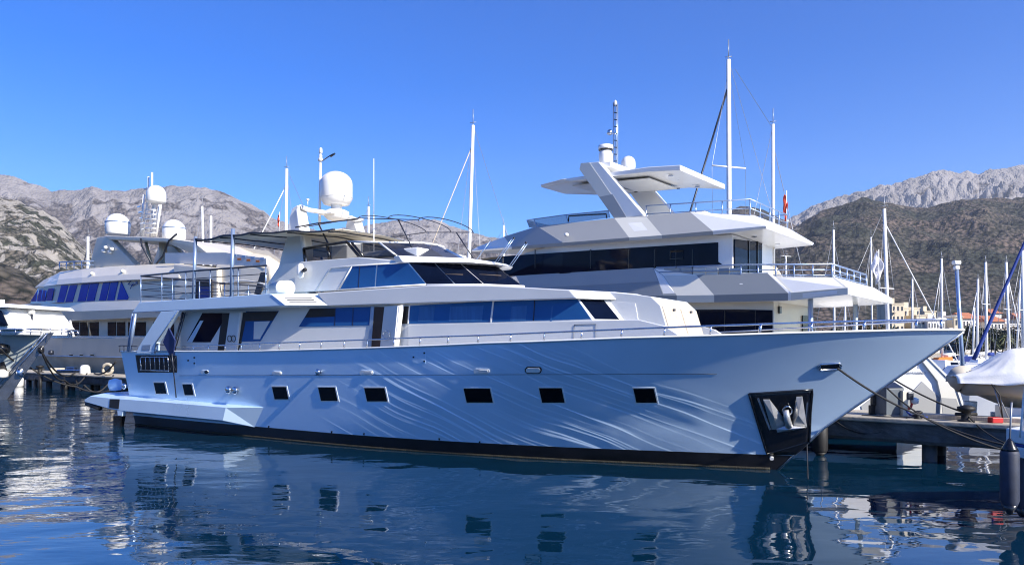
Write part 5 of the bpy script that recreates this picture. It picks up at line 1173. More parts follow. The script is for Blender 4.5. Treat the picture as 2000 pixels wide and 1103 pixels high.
# ------------------------------------------------------------------ grey boat at far left
def left_boat():
    o_ = at(4, 779, 40.4); f = Fr(o_.x, o_.y, 13); root = empty('motor_yacht', f.o, -f.a, 'weathered grey bow with polished stem and white wheelhouse at the left edge', 'yacht')
    tip = f.on(101, 651, 0); zt, xt = tip.z, tip.x
    xs = [-16, -11, -7, -4, -2, -.8, 0, .8, 1.6, 2.3, xt]
    zs = [-.6, 0, .5, 1.2, 2.0, 2.8, 3.4, zt]
    def stx(z): return xt*max(-.3, z/zt)**1 if z > 0 else z*.8
    def hb(x, z):
        B = 2.2+.7*max(0, z)/zt; L = 8.5-2*max(0, z)/zt; qv = (stx(z)-x)/L
        return 0 if qv <= 0 else B*(1-(1-min(1, qv))**2.1)
    vs = []; nr = len(zs)
    for x in xs:
        for z in zs:
            zz = z
            if x > 0 and z < zt*x/xt: zz = zt*x/xt
            vs.append(Vector((x, -hb(x, zz), zz-.03*max(0, -x)*(z/zt))))
    K = len(vs); vs += [mir(v) for v in vs]; fs = []
    for o in (0, K):
        for i in range(len(xs)-1):
            for j in range(nr-1): fs.append((o+i*nr+j, o+(i+1)*nr+j, o+(i+1)*nr+j+1, o+i*nr+j+1))
    fs += [(i*nr+nr-1, (i+1)*nr+nr-1, K+(i+1)*nr+nr-1, K+i*nr+nr-1) for i in range(len(xs)-1)]
    hl = mk('hull', vs, fs, 'greyhull', root, True)
    MB().prism([Vector((-.9, -.55, -.1)), Vector((.25, -.02, -.1)), Vector((xt+.15, -.02, zt+.05)), Vector((xt-.45, -.32, zt+.02))], (0, .04, 0)).build('stem_plate', 'polish', root, False, .01)
    s = MB(); 
    for k in range(1, 3): s.tube([Vector((-.9+k*.25, -.60+.1*k, 0)), Vector((xt-.45+k*.18, -.34+.08*k, zt))], .04, 6)
    s.build('stem_chafe_bars', 'steel', root, True)
    sk = lambda px, py, o=0.05: f.on(px, py, -1.6) 
    def skp(px, py, o=.04):
        t = -1.5
        for _ in range(10): p = f.on(px, py, t); t = -hb(p.x, p.z)-o
        return f.on(px, py, t)
    MB().prism([skp(0, 708), skp(6, 706), skp(17, 735), skp(0, 735)], (0, .1, 0)).build('anchor_pocket', 'blackpaint', hl)
    MB().lathe(skp(4, 728, .2)+Vector((0, 0, -.3)), [(.05, 0), (.3, .1), (.3, .35), (.1, .5)], 10).build('anchor', 'white', root, True)
    MB().lathe(skp(2, 681, .1)+Vector((0, 0, -.3)), [(.1, 0), (.4, .1), (.4, .5), (.1, .6)], 10).build('hawse', 'blackpaint', hl, True)
    MB().lathe(skp(80, 683, .1)+Vector((0, 0, -.2)), [(.05, 0), (.16, .1), (.16, .3), (.05, .4)], 10).build('bow_hawse', 'blackpaint', hl, True)
    MB().lathe(skp(40, 727, .05)+Vector((0, -.02, -.25)), [(.05, 0), (.22, .1), (.22, .4), (.05, .5)], 10).build('bitt_plate', 'steel', hl, True)
    W = lambda px, py, y=-2.0: f.on(px, py, y)
    house('foredeck_coaming', [(W(-120, 655), W(-120, 640)), (W(47, 654, -1.4), W(47, 643, -1.4))], 'white', root, .05)
    zb = W(0, 645).z
    a, b = W(-120, 645), W(-120, 600); c, d = f.on(33, 642, -1.9), f.on(14, 601, -1.7)
    wh = house('wheelhouse', [(a, b), (c, d)], 'white', root, .05)
    plate('side_window', [W(-30, 606), W(3, 606, -1.85), W(17, 636, -1.95), W(-30, 636)], 'glassdark', wh, .06, .05, n=(0, -1, 0))
    house('wheelhouse_roof', [(W(-120, 602, -2.2), W(-120, 593, -2.1)), (f.on(20, 600, -2.1), f.on(17, 593, -2.0))], 'white', root, .06)
    MB().tube([f.on(3, 593, -.5), f.on(3, 585, -.5)], .15, 8).build('roof_lamp', 'white', root, True)
    p = f.on(63.5, 651, -.6); top = f.on(62, 613, -.6); ml = MB().tube([p, top], .05, 6).build('lamp_pole', 'darktube', root, True); MB().box((top.x-.14, top.y-.1, top.z), (top.x+.14, top.y+.1, top.z+.2)).build('lamp_head', 'white', ml, False, .04)
    rt = [f.on(px, 643-(px/100)*1.5, -2.2+1.9*(px/100)**2) for px in (-60, 0, 30, 60, 80, 98)]
    rail('bow_rail', root, rt, posts=rt, mids=(.5,), drop=.3, r=.03)
    rail('bow_rail', root, [mir(p) for p in rt], posts=[mir(p) for p in rt], mids=(.5,), drop=.3, r=.03)
left_boat()

# ------------------------------------------------------------------ covered tender on the quay at right
def tender():
    o_ = at(1878, 812, 18.6); rz = R(-17); root = empty('inflatable_tender', (o_.x, o_.y, QZ), rz, 'inflatable tender under a white fabric cover, standing bow outward on the quay', 'tender')
    # local x from bow (0) to stern (+4.6), z up from quay top
    L = 4.6
    def wid(u): return .98*(1-(1-min(1, u*2.4))**2.2)
    tb = []
    for k in range(13):
        u = k/12; x = .12+u*L*.98; tb.append(Vector((x, -wid(u)*.86, .98-.22*min(1, u*2.2)-.10*max(0, .12-u)*8)))
    tb2 = [Vector((p.x, -p.y, p.z)) for p in reversed(tb)]
    MB().tube(tb, .32, 18).build('tube', 'rib', root, True); MB().tube(tb2, .32, 18).build('tube', 'rib', root, True)
    MB().tube([tb[0]+Vector((-.0, .05, 0)), Vector((-.0, 0, 1.0)), tb2[-1]+Vector((-.0, -.05, 0))], .32, 18).build('bow_tube', 'rib', root, True)
    vs = []; n = 14; prof = 5
    for k in range(n+1):
        u = k/n; x = .05+u*L; w_ = wid(u)*.85; keel = .62*(1-min(1, u*2.6))**1.5+.10; chine = .62*(1-min(1, u*2.0))**1.3+.40
        vs += [Vector((x, -w_*.98, .86)), Vector((x+.0, -w_*.85, chine)), Vector((x, 0, keel)), Vector((x, w_*.85, chine)), Vector((x, w_*.98, .86))]
    fs = [(i*prof+j, (i+1)*prof+j, (i+1)*prof+j+1, i*prof+j+1) for i in range(n) for j in range(prof-1)]+[tuple(n*prof+j for j in range(prof))]
    mk('hull', vs, fs, 'cream', root, True)
    # draped cover
    gx, gy = 60, 30; vs = []
    for i in range(gx+1):
        u = i/gx; x = -.22+u*(L+.35); uu = max(0, u-.02)
        W_ = wid(uu+.07)*.86+.31; pk = .14*min(1, u*6)+.50*math.exp(-((u-.30)/.15)**2)+.28*(u > .30)*min(1, (u-.30)*3)
        for j in range(gy+1):
            v = -1+2*j/gy; a = abs(v)
            ridge_ = (1-a**1.5); y = W_*v*(1.0 if a < .96 else 1.0)
            z = 1.06+.25*min(1, u*4)*(1-a*a)*.6+pk*ridge_*(.85)-(.16 if a > .93 else .08*max(0, a-.75)/.18)*(1.0)
            fold = .075*math.sin(u*58+9*v*(1 if v>0 else -1)*0+3.5*v+2*noise.noise(Vector((u*4, v*2, 0))))*ridge_*(a > .05)+.02*noise.noise(Vector((u*14, v*7, 3)))
            pl = abs(math.sin(11*math.atan2((u-.30)*4.6, v*.9+1e-3)+1.5*noise.noise(Vector((u*3, v*2, 5))))); z += (.055*(pl-.5)*ridge_+.02*noise.noise(Vector((u*9, v*4, 7))))*(.5+pk)*min(1, ((u-.3)**2*16+v*v)*3)
            if a > .93: z += .07*noise.noise(Vector((u*9, v, 1))); y += .03*math.sin(u*30)*(1 if v > 0 else -1)
            vs.append(Vector((x+.06*(1-a)*(-1 if u < .05 else 0), y, z)))
    fs = [(i*(gy+1)+j, (i+1)*(gy+1)+j, (i+1)*(gy+1)+j+1, i*(gy+1)+j+1) for i in range(gx) for j in range(gy)]
    c = mk('fabric_cover', vs, fs, 'cover', root, True); sm = c.modifiers.new('solid', 'SOLIDIFY'); sm.thickness = .012
    MB().tube([(.4, -.9, .9), (.55, -.95, .65), (.62, -.93, .1)], .018, 6).build('tie_strap', 'rubber', root, True); MB().tube([(.45, -.8, .95), (.66, -.86, .02)], .014, 5).tube([(.45, -.8, .95), (.80, -.86, .02)], .014, 5).build('lashing', 'wire', root, True)
    MB().box((.9, -.6, 0), (1.15, .6, .32)).box((3.3, -.6, 0), (3.6, .6, .3)).box((.85, -.8, 0), (3.7, -.7, .12)).box((.85, .7, 0), (3.7, .8, .12)).build('cradle', 'white', root, False, .02)
    p = q(qpx(1848, 1.9), 1.9, QZ); b = MB().lathe((0, 0, 0), [(.13, 0), (.16, .38), (.15, .4), (.14, .36)], 18).build('bucket', 'white', None, True); b.location = at(1895, 806, 18.9)-Vector((0, 0, 0)); b.location.z = QZ; lab(b, 'white plastic bucket on the quay under the tender bow', 'bucket')
    b = MB().box((-.13, -.1, 0), (.13, .1, .13)).build('box', 'red', None, False, .02); b.location = at(1944, 814, 17.4); b.location.z = QZ; lab(b, 'small dark red box on the quay below the tender hull', 'box')
tender()

# ------------------------------------------------------------------ sailing boats
def hull_small(L, B, H, m, parent, name='hull'):
    vs = []; n = 12
    for i in range(n+1):
        u = i/n; x = -L*.5+L*u; w_ = B/2*(1-abs(2*u-.85)**2.4*.85) if u < .93 else B/2*(1-u)*4.0
        w_ = max(.02, min(w_, B/2)); sh = H*(1+.25*(2*u-1)**2); ov = (u > .8)*(u-.8)*1.2
        vs += [Vector((x-ov*.6*L*.1, -w_*.15, -.4)), Vector((x, -w_*.85, 0.05)), Vector((x+ov, -w_, sh)), Vector((x+ov, w_, sh)), Vector((x, w_*.85, .05)), Vector((x-ov*.6*L*.1, w_*.15, -.4))]
    fs = [(i*6+j, (i+1)*6+j, (i+1)*6+(j+1) % 6, i*6+(j+1) % 6) for i in range(n) for j in range(6)]+[tuple(range(6)), tuple(range(n*6, n*6+6))]
    return mk(name, vs, fs, m, parent, False, .02)
def sailboat(px, top, Y, label, dx=0, bx=None, rz=0.0, wpx=6, fore=(-1, .8), sp=.5, L=None, hm='white', furl='wire', boom=True, name='sailboat', group='sailing boats moored in the marina'):
    """mast foot at pixel column px (depth Y), masthead at (px+dx, top)"""
    base = at(px, 690, Y); H = at(px+dx, top, Y); L = L or max(8, min(15, (H.z)*.85))
    r = empty(name, (base.x, base.y, 0), rz, label, 'sailboat', group); loc = lambda v: Matrix.Rotation(-rz, 3, 'Z') @ (Vector(v)-Vector((base.x, base.y, 0)))
    hull_small(L, L*.28, 1.05, hm, r); MB().add([Vector(p) for p in ((-L*.15, -.9, 1.0), (L*.22, -.6, 1.0), (L*.15, -.45, 1.5), (-L*.13, -.7, 1.55), (-L*.15, .9, 1.0), (L*.22, .6, 1.0), (L*.15, .45, 1.5), (-L*.13, .7, 1.55))], [(0, 1, 2, 3), (4, 7, 6, 5), (3, 2, 6, 7), (0, 3, 7, 4), (1, 5, 6, 2)]).build('cabin', 'white', r, False, .03)
    h = loc(H); foot = Vector((0, 0, 1.2)); rad = wpx/2/F*Y
    ms = MB().tube([foot, h], rad, 8, rad*.8).build('mast', 'alu', r, True)
    if sp:
        s0 = lerp(foot, h, sp+.08); wv = Matrix.Rotation(-rz, 3, 'Z') @ Vector((max(.5, H.z*.055), .35, 0))
        MB().tube([s0-wv, s0, s0+wv], max(.022, rad*.3), 5).build('spreader', 'alu', ms, True)
        for sg in (-1, 1): MB().tube([h-(h-foot)*.03, s0+wv*sg, Vector((wv.x*sg*.9, wv.y*sg*.9, 1.0))], max(.010, Y*.00025), 4).build('shroud', 'wire', r, True)
    MB().tube([h, h+Vector((0, 0, H.z*.06))], max(.012, rad*.18), 5).tube([h+Vector((-.2, 0, .15)), h+Vector((.2, 0, .2))], max(.012, rad*.15), 5).build('masthead_aerial', 'wire', ms, True)
    fv = Matrix.Rotation(-rz, 3, 'Z') @ Vector((fore[0]*L*.5*fore[1], .0, 0))
    MB().tube([h-(h-foot)*.08, Vector((fv.x, fv.y, 1.3))], 0.02 if furl == 'wire' else rad*(.38 if furl == 'darktube' else .25), 6).build('forestay', furl if furl != 'wire' else 'wire', r, True)
    MB().tube([h, Vector((-fv.x, -fv.y, 1.3))], max(.012, Y*.0003), 4).build('backstay', 'wire', r, True)
    if boom: MB().tube([foot+Vector((0, 0, .9)), foot+Vector((-fv.x*.75, -fv.y*.75, .95))], rad*1.2, 8).build('boom', 'bluepaint' if boom == 'blue' else 'cover', r, True)
    return r
sailboat(1425, 117, 44, 'tallest white mast with thick dark furled stay, beside the hardtop of the grey yacht', -2, wpx=11, fore=(-1, .62), sp=.58, furl='darktube', L=17, name='ketch')
sailboat(1510, 243, 46, 'second tall bare white mast right of the tallest mast', 0, wpx=8, sp=0, fore=(1, .5), L=13, name='ketch')
t1, t2 = at(1436, 136, 44), at(1506, 246, 46); lab(MB().tube([t1, t2], .018, 4).build('wire_stay', 'wire', None), 'long wire stay strung between the two tallest white masts', 'wire')
sailboat(909, 245, 46, 'leaning white mast standing alone above the middle of the silver yacht', 15, wpx=8, fore=(-1, .75), sp=.25, furl='orange' if False else 'teak')
sailboat(556, 330, 60, 'white mast left of the radar arch of the silver yacht', 4, wpx=7, fore=(-1, 1.0), sp=.45, furl='alu')
sailboat(719, 404, 70, 'short mast tip just right of the large white dome', 1, wpx=6, fore=(1, .8), sp=.7)
sailboat(984, 440, 72, 'very short masthead peeping over the roof of the grey yacht', 0, wpx=4, sp=.8, fore=(-1, .6))
sailboat(400, 403, 75, 'thin leaning mast left of the striped awning, carrying a small red lamp', -5, wpx=5, sp=.3, fore=(1, .4)); sailboat(411, 422, 78, 'thicker short mast beside the thin leaning one behind the awning', 1, wpx=6, sp=0, fore=(1, .6))
sailboat(170, 462, 82, 'short white mast beside the curved roof of the cream yacht', 2, wpx=6, sp=0, fore=(-1, .5), furl='darktube')
sailboat(1737, 408, 40, 'stout blue-white mast rising behind the pale flag', -10, wpx=8, fore=(1, .55), sp=.45, furl='alu', L=15)
sailboat(1630, 449, 60, 'slim pale blue mast between the two stern rails of the grey yacht', -2, wpx=5, sp=0, fore=(1, .4))
sailboat(1704, 463, 75, 'slender mast just left of the pale flag', -3, wpx=4, sp=.4, fore=(-1, .4)); sailboat(1782, 545, 95, 'small mast above the cream apartment block', 0, wpx=4, sp=0, fore=(-1, .4))
sailboat(1840, 505, 80, 'white mast with a steep second stay, left of the leaning lamp post', -1, wpx=5, fore=(-1, .35), sp=.35, furl='alu')
sailboat(1908, 545, 95, 'lower mast between the leaning lamp post and a taller mast', 2, wpx=5, fore=(-1, .35), sp=0, furl='alu')
sailboat(1927, 512, 85, 'tall mast directly above the fabric peak of the covered tender', -2, wpx=6, fore=(-1, .2), sp=.5, furl='wire', boom='blue')
sailboat(1972, 512, 82, 'mast leaning left behind the tender, with crossed shrouds', -7, wpx=6, fore=(1, .35), sp=.45, furl='alu'); sailboat(1985, 545, 90, 'cream mast leaning right near the right edge', 8, wpx=4, sp=.3, fore=(-1, .3))
sailboat(1999, 489, 70, 'tall mast cut by the right edge of the picture', -2, wpx=7, sp=.4, fore=(1, .4)); sailboat(1535, 500, 70, 'thin mast with a crosstree under the aft roof of the grey yacht', 0, wpx=4, sp=.92, fore=(1, .4))
sailboat(1558, 545, 90, 'tiny bare mast right of the side wing of the grey yacht', 0, wpx=4, sp=0, fore=(1, .3)); sailboat(1648, 590, 110, 'wooden looking mast seen under the cockpit roof', 3, wpx=4, sp=0, fore=(-1, .2)); sailboat(1900, 600, 120, 'low mast among the dark trees', 3, wpx=4, sp=0, fore=(-1, .3))
def blue_stay_boat():
    b = at(1902, 702, 30); r = empty('sailboat', (b.x, b.y, 0), 0, 'sailing boat behind the tender whose forestay carries a rolled dark blue sail', 'sailboat', 'sailing boats moored in the marina')
    h = at(2020, 430, 30)-Vector((b.x, b.y, 0)); t = at(2001, 474, 30)-Vector((b.x, b.y, 0)); z0 = b.z
    o = hull_small(13, 3.6, 1.2, 'white', r); o.location = (6, 0.2, 0)
    a = Vector((0, 0, z0)); MB().tube([a, lerp(a, t, .12), lerp(a, t, .5), t, h], .085, 10, .04).build('furled_sail', 'bluepaint', r, True)
    mt = at(2075, 300, 30)-Vector((b.x, b.y, 0)); MB().tube([Vector((mt.x, 0, 1.2)), Vector((mt.x, 0, 16))], .12, 10).build('mast', 'alu', r, True); MB().tube([h, Vector((mt.x, 0, 15.8))], .03, 5).build('forestay', 'wire', r)
    MB().tube([Vector((mt.x, 0, 2.3)), Vector((mt.x+5, 0, 2.4))], .18, 8).build('boom', 'bluepaint', r, True)
blue_stay_boat()
def near_stern():
    b = at(2006, 880, 11.6); r = empty('sailboat', (b.x, b.y, 0), R(0), 'white stern corner with blue stripe cut by the right edge above the navy fenders', 'boat')
    zc = b.z; vs = []
    for x, y, k in ((-.10, .35, 0), (-.05, -.35, 0), (1.2, -1.1, 0), (5, -1.2, 0), (5, 1.4, 0), (1.2, 1.2, 0)):
        vs.append((x, y, k))
    for (z0, z1, m, nm) in ((zc-.12, zc+.05, 'white', 'hull'), (zc+.052, zc+.10, 'bluepaint', 'stripe'), (zc+.102, zc+.32, 'white', 'gunwale')):
        MB().prism([Vector((x, y, z0)) for x, y, _ in vs], (0, 0, z1-z0)).build(nm, m, r, False, .02)
    MB().prism([Vector((x+.4+.1*abs(y), y*.8, -.3)) for x, y, _ in vs], (0, 0, zc+.17)).build('lower_hull', 'white', r)
    MB().tube([(-.02, 0, zc+.2), (.0, 0, zc+1.35), (1.5, 0, zc+1.4)], .018, 6).build('pushpit_rail', 'steel', r, True); MB().tube([(-.06, .05, zc+.2), (-.02, .02, zc+.9)], .03, 6).tube([(-.02, .02, zc+.5), (-.0, .0, zc+1.0)], .045, 6).build('rope_bundle', 'cover', r, True)
near_stern()

# ------------------------------------------------------------------ flags
def flag(px, top, py0, py1, Y, m, label, w0, name='flag'):
    a = at(px, top, Y); r = empty(name, a, 0, label, 'flag'); s = Y/F
    MB().tube([Vector((0, 0, 0)), Vector((0, 0, -(py1+12-top)*s))], .02, 6).build('flagstaff', 'alu', r, True)
    n, k = 14, 8; vs = []; H = (py1-py0)*s
    for i in range(n+1):
        u = i/n; wv = w0*s*(max(.10, min(1, (1-abs(u-.5)/.5)*1.1)) if m == 'whiteflag' else math.sin(math.pi*min(1, .12+u*.95))**.8)
        for j in range(k+1):
            v = j/k; vs.append(Vector((-.05+(-wv*.5+wv*v), .10*math.sin(v*9+u*6)*min(1, wv*2)+.05*math.sin(u*14), -(py0-top)*s-H*u-.04*v)))
    fs = [(i*(k+1)+j, (i+1)*(k+1)+j, (i+1)*(k+1)+j+1, i*(k+1)+j+1) for i in range(n) for j in range(k)]
    c = mk('cloth', vs, fs, m, r, True); sm = c.modifiers.new('s', 'SOLIDIFY'); sm.thickness = .01
flag(1536, 372, 380, 437, 31, 'redflag', 'limp red flag hanging on the roof rail of the grey yacht', 8)
flag(546, 414, 419, 446, 40, 'redflag', 'narrow red flag hanging beside a mast left of the radar arch', 5)
flag(1716, 487, 490, 554, 28.5, 'whiteflag', 'pale diamond shaped flag hanging limply at the stern rail of the grey yacht', 24)

# ------------------------------------------------------------------ marina motor boats and piers
def motorboat(px, py, Y, L, label, cov=None, rz=0.0):
    b = at(px, 690, Y); r = empty('motorboat', (b.x, b.y, 0), rz, label, 'boat', 'small boats moored in the marina')
    hull_small(L, L*.33, .9, 'white', r); MB().add([Vector(p) for p in ((-L*.2, -.9, .9), (L*.2, -.7, .9), (L*.06, -.55, 1.8), (-L*.18, -.7, 1.9), (-L*.2, .9, .9), (L*.2, .7, .9), (L*.06, .55, 1.8), (-L*.18, .7, 1.9))], [(0, 1, 2, 3), (4, 7, 6, 5), (3, 2, 6, 7), (0, 3, 7, 4), (1, 5, 6, 2)]).build('cabin', cov or 'white', r, False, .06)
    MB().prism([Vector((L*.17, -.62, 1.05)), Vector((L*.07, -.55, 1.7)), Vector((-L*.1, -.64, 1.75)), Vector((-L*.1, -.78, 1.1))], (0, -.08, 0)).build('window', 'glassdark', r)
    MB().tube([(L*.48, 0, 1.7), (L*.3, -L*.12, 1.6), (0, -L*.16, 1.5)], .03, 5).build('rail', 'steel', r, True)
    return r
motorboat(1858, 710, 58, 6.5, 'white motorboat beside the white stern wing', None, R(10)); motorboat(1835, 702, 80, 5.5, 'little boat with orange cover left of the palm', 'orange', R(180)); motorboat(1880, 704, 88, 6, 'little boat with blue canvas cover under the palm', 'bluepaint', R(170))
motorboat(1872, 722, 43, 5.5, 'low white boat with dark window close to the tender bow', None, R(185)); motorboat(1900, 700, 105, 7, 'white cabin boat in front of the dark trees', None, R(5)); motorboat(1950, 698, 110, 8, 'white cruiser behind the fabric tender cover', None, R(175)); motorboat(1862, 697, 120, 7, 'far white boat at the foot of the palm', None, R(0)); motorboat(1990, 700, 100, 7, 'white boat hull at the right edge behind the tender', None, R(0))
def pier(px0, px1, Y, label):
    a, b = at(px0, 700, Y), at(px1, 700, Y); r = empty('pier', (a.x, a.y, 0), 0, label, 'pier'); L = b.x-a.x
    MB().box((0, -.8, .55), (L, .8, .75)).build('deck', 'concrete', r)
    for k in range(int(L/1.6)+1): MB().lathe((k*1.6, -.6, -1), [(.1, 0), (.1, 1.55)], 8).build('pile', 'trunk', r)
pier(1836, 2100, 50, 'low wooden pier on dark piles behind the tender'); pier(1600, 2300, 130, 'far floating pier in front of the town')
def lamp_post(px, top, Y, dx, label):
    a = at(px, 690, Y); h = at(px+dx, top, Y); r = empty('lamp_post', (a.x, a.y, 0), 0, label, 'lamp post'); hh = h-Vector((a.x, a.y, 0))
    MB().tube([Vector((0, 0, 0)), hh], .11, 10, .09).build('pole', 'steelblue', r, True); MB().box((hh.x-.17, -.15, hh.z), (hh.x+.17, .15, hh.z+.2)).box((hh.x-.12, -.12, hh.z-.25), (hh.x+.12, .12, hh.z-.06)).build('lamp_head', 'white', r, False, .05)
lamp_post(1884, 517, 37, -16, 'leaning blue-grey post with white lamp head behind the silver bow tip')

# ------------------------------------------------------------------ town and trees
def building(x0, x1, top, Y, label, wall='wallA', roof='flat', floors=3, cols=4, depth=10, group='town buildings along the shore'):
    a, b = at(x0, top, Y), at(x1, top, Y); W_ = b.x-a.x; H = a.z-1.2; r = empty('apartment_building', (a.x, Y, 1.2), 0, label, 'building', group)
    MB().box((0, 0, 0), (W_, depth, H)).build('wall', wall, r)
    if roof == 'tile': MB().add([Vector(p) for p in ((-.5, -.6, H), (W_+.5, -.6, H), (W_+.5, depth+.5, H), (-.5, depth+.5, H), (.4, depth/2, H+depth*.22), (W_-.4, depth/2, H+depth*.22))], [(0, 1, 5, 4), (2, 3, 4, 5), (1, 2, 5), (3, 0, 4), (0, 3, 2, 1)]).build('roof', 'tiles', r)
    elif roof == 'gable': MB().add([Vector(p) for p in ((-.4, -.4, H), (W_+.4, -.4, H), (W_/2, -.4, H+W_*.3), (-.4, depth, H), (W_+.4, depth, H), (W_/2, depth, H+W_*.3))], [(0, 1, 2), (3, 5, 4), (0, 2, 5, 3), (1, 4, 5, 2), (0, 3, 4, 1)]).build('roof', wall, r)
    else:
        MB().box((-.2, -.2, H), (W_+.2, depth, H+.35)).build('roof', wall, r); MB().box((W_*.3, 3, H+.35), (W_*.6, 6, H+2.2)).build('stair_head', wall, r)
    fh = H/floors; cw = W_/cols
    for i in range(floors):
        for j in range(cols):
            if (i*7+j*3+int(x0)) % 5 == 0:
                MB().box((j*cw+.15*cw, -1.0, i*fh+.1*fh), (j*cw+.9*cw, .02, i*fh+.16*fh)).box((j*cw+.15*cw, -1.0, i*fh+.16*fh), (j*cw+.9*cw, -.9, i*fh+.42*fh)).build('balcony', wall, r)
            MB().box((j*cw+.3*cw, -.06, i*fh+.34*fh), (j*cw+.7*cw, .1, i*fh+.76*fh)).build('window', 'win', r)
    return r
B = building
B(1742, 1766, 594, 240, 'tall cream tower block just right of the cockpit roof', 'wallA', 'flat', 5, 3); B(1765, 1796, 602, 246, 'cream block with balconies right of the tower block', 'wallA', 'flat', 4, 4); B(1790, 1808, 617, 238, 'lower cream wing beside the balcony block', 'wallA', 'flat', 3, 2)
B(1806, 1828, 609, 262, 'plain cream gabled house with blank wall', 'wallA', 'flat', 4, 2); B(1812, 1846, 626, 236, 'long white terrace behind the bow rail', 'wallB', 'flat', 3, 6); B(1846, 1866, 620, 248, 'white block with dark flat roof behind the bow rail', 'wallB', 'flat', 3, 3)
B(1864, 1880, 619, 236, 'narrow cream house with pointed gable', 'wallA', 'gable', 3, 2); B(1880, 1912, 622, 242, 'white house under a long terracotta roof right of the bow tip', 'wallB', 'tile', 3, 5); B(1909, 1926, 622, 250, 'cream gabled house between two terracotta roofs', 'wallA', 'gable', 3, 2)
B(1928, 1962, 628, 242, 'white house under the second terracotta roof', 'wallB', 'tile', 3, 5); B(1958, 1968, 625, 252, 'narrow cream gable right of the second terracotta roof', 'wallA', 'gable', 3, 1); B(1966, 1996, 634, 246, 'low white house near the right edge', 'wallB', 'flat', 2, 5)
B(1990, 2030, 622, 262, 'pinkish house at the right edge with orange roof', 'wallA', 'tile', 3, 5); B(1936, 1956, 612, 320, 'small villa on the slope above the terracotta roofs', 'wallB', 'tile', 2, 3); B(2035, 2090, 615, 250, 'white hotel block beyond the right edge', 'wallB', 'flat', 4, 8)
B(1858, 1884, 654, 222, 'low white waterfront pavilion with dark openings under the bow tip', 'wallB', 'flat', 2, 4, 6)
for x0, x1, tp, Y, lb, w_ in ((2, 14, 579, 900, 'tiny white house highest on the left slope', 'wallB'), (16, 30, 583, 850, 'tiny pinkish house on the left slope', 'wallA'), (30, 44, 586, 820, 'tiny cream house in the middle of the left hamlet', 'wallA'), (46, 58, 588, 800, 'tiny white house at the right end of the left hamlet', 'wallB'), (-30, 0, 582, 870, 'white houses block cut by the left edge', 'wallB')):
    Bd = B(x0, x1, tp, Y, lb, w_, 'tile' if x0 % 4 else 'flat', 2, 3, 9, 'hamlet on the left slope')
def leaves(n, rx, ry, rz_, size, seed, clumps=9):
    rnd = random.Random(seed); vs = []; fs = []; cs = [(rnd.gauss(0, .45), rnd.gauss(0, .45), rnd.uniform(-.7, .8), rnd.uniform(.3, .55)) for _ in range(clumps)]
    for _ in range(n):
        c = rnd.choice(cs); d = Vector((rnd.gauss(0, 1), rnd.gauss(0, 1), rnd.gauss(0, 1))).normalized()*c[3]*rnd.uniform(.6, 1.05)
        p = Vector(((c[0]+d.x)*rx, (c[1]+d.y)*ry, (c[2]+d.z)*rz_)); a = Vector((rnd.gauss(0, 1), rnd.gauss(0, 1), rnd.gauss(0, 1))).normalized(); b = a.cross(Vector((rnd.gauss(0, 1), rnd.gauss(0, 1), rnd.gauss(0, 1)))).normalized(); s = size*rnd.uniform(.6, 1.3)
        k = len(vs); vs += [p-a*s, p+b*s*.6, p+a*s, p-b*s*.6]; fs.append((k, k+1, k+2, k+3))
    return vs, fs
def tree(px, Y, h, w_, m, label, seed, n=1100, base=1.2, group='dark trees in front of the town'):
    a = at(px, 690, Y); r = empty('broadleaf_tree', (a.x, a.y, base), 0, label, 'tree', group)
    tk = MB().tube([(0, 0, -.3), (.1, 0, h*.35), (0, .1, h*.7)], .035*h, 7, .012*h); rnd = random.Random(seed)
    for k in range(5): an = k*1.3+seed; tk.tube([(.05, 0, h*(.3+.06*k)), (math.cos(an)*w_*.3, math.sin(an)*w_*.3, h*(.55+.07*k))], .012*h, 5, .005*h)
    tk.build('trunk', 'trunk', r, True); vs, fs = leaves(n, w_*.62, w_*.62, h*.42, h*.035+.1, seed, 12); vs = [v+Vector((0, 0, h*.6)) for v in vs]; mk('crown', vs, fs, m, r)
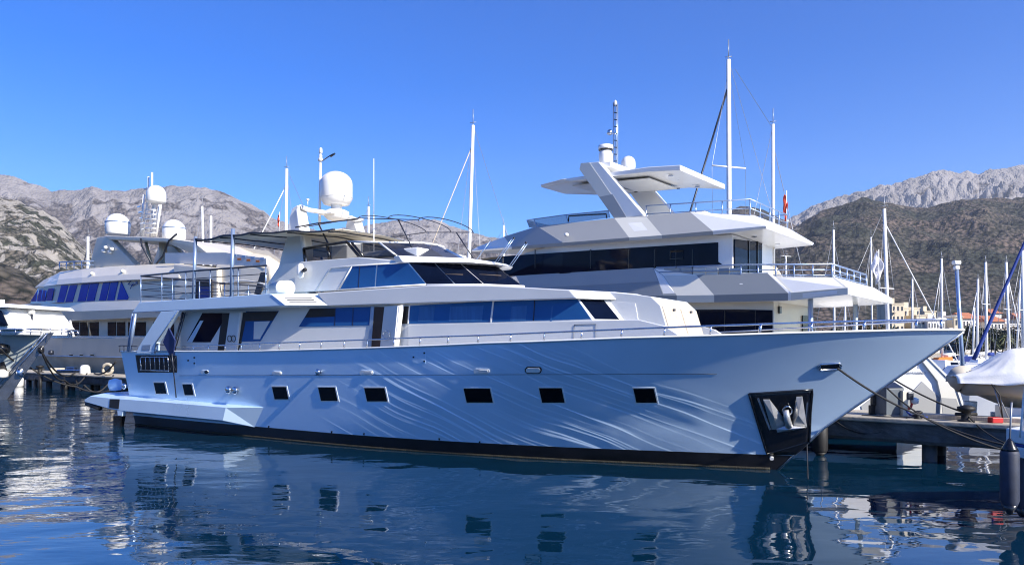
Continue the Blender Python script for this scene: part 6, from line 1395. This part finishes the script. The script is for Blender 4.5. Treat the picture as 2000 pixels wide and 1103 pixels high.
for i, (px, Y, h, w_, m, lb) in enumerate([(1884, 215, 6.6, 6, 'leaf', 'dark round tree at the tip of the silver bow'), (1897, 212, 7.6, 6, 'leaf', 'taller dark tree behind the leaning masts'), (1911, 218, 6.8, 7, 'leaf', 'broad dark tree beneath the terracotta roof'), (1926, 214, 6.2, 6, 'leaf', 'dark tree straight above the tender cover'), (1944, 216, 7.2, 7, 'leaf', 'dark spreading tree left of the second palm'), (1958, 212, 6.0, 6, 'leaf', 'low dark tree under the second terracotta roof'), (1976, 218, 7.0, 7, 'leaf', 'leafy tree near the right edge'), (1994, 212, 7.4, 7, 'leafb', 'olive brown tree at the right edge'), (1868, 222, 4.5, 4, 'leaf', 'small dark bush under the bow tip left of the palm'),
    (1596, 150, 6.0, 6, 'leaf', 'leftmost dark tree seen under the cockpit roof'), (1612, 156, 5.0, 6, 'leafb', 'brown leafed tree seen under the cockpit roof'), (1632, 150, 5.4, 6, 'leaf', 'green tree between the cockpit posts'), (1652, 158, 6.2, 5, 'leafb', 'reddish brown tree left of the second cockpit post'), (1690, 150, 7.0, 6, 'leafb', 'brown tree right of the second cockpit post'), (1712, 155, 6, 6, 'leaf', 'dark tree beside the cream tower block')]):
    tree(px, Y, h, w_, m, lb, 20+i, base=1.2 if Y > 200 else 1.2)
isl = MB().box((0, 0, -1), (40, 30, 1.25)).build('ground', 'concrete'); isl.location = (at(1560, 690, 145).x, 145, 0); tag(isl, kind='structure')
def palm(px, Y, h, label, seed):
    a = at(px, 690, Y); r = empty('palm_tree', (a.x, a.y, 1.2), 0, label, 'palm', 'palms on the waterfront'); MB().tube([(0, 0, 0), (.1, 0, h*.5), (0, 0, h)], .28, 8, .2).build('trunk', 'trunk', r, True)
    rnd = random.Random(seed); mb = MB()
    for k in range(34):
        an = rnd.uniform(0, 6.28); el = rnd.uniform(-.3, 1.2); Lf = rnd.uniform(1.9, 2.6); pts = []
        for j in range(6):
            u = j/5; pts.append(Vector((math.cos(an)*Lf*u*math.cos(el), math.sin(an)*Lf*u*math.cos(el), h+Lf*u*math.sin(el)-1.5*u*u)))
        sd_ = Vector((-math.sin(an), math.cos(an), 0))
        for j in range(5):
            w0, w1 = .30*(1-j/5.5), .30*(1-(j+1)/5.5); mb.add([pts[j]-sd_*w0-Vector((0, 0, .12)), pts[j], pts[j+1], pts[j+1]-sd_*w1-Vector((0, 0, .12))], [(0, 1, 2, 3)]); mb.add([pts[j]+sd_*w0-Vector((0, 0, .12)), pts[j], pts[j+1], pts[j+1]+sd_*w1-Vector((0, 0, .12))], [(0, 1, 2, 3)])
    mb.build('frond_crown', 'palm', r)
palm(1876, 205, 4.2, 'bright green palm just below the tip of the silver bow', 3); palm(1963, 205, 4.6, 'palm among the dark trees right of the tender peak', 5); palm(1936, 207, 3.8, 'shorter palm hidden between the dark trees', 9)
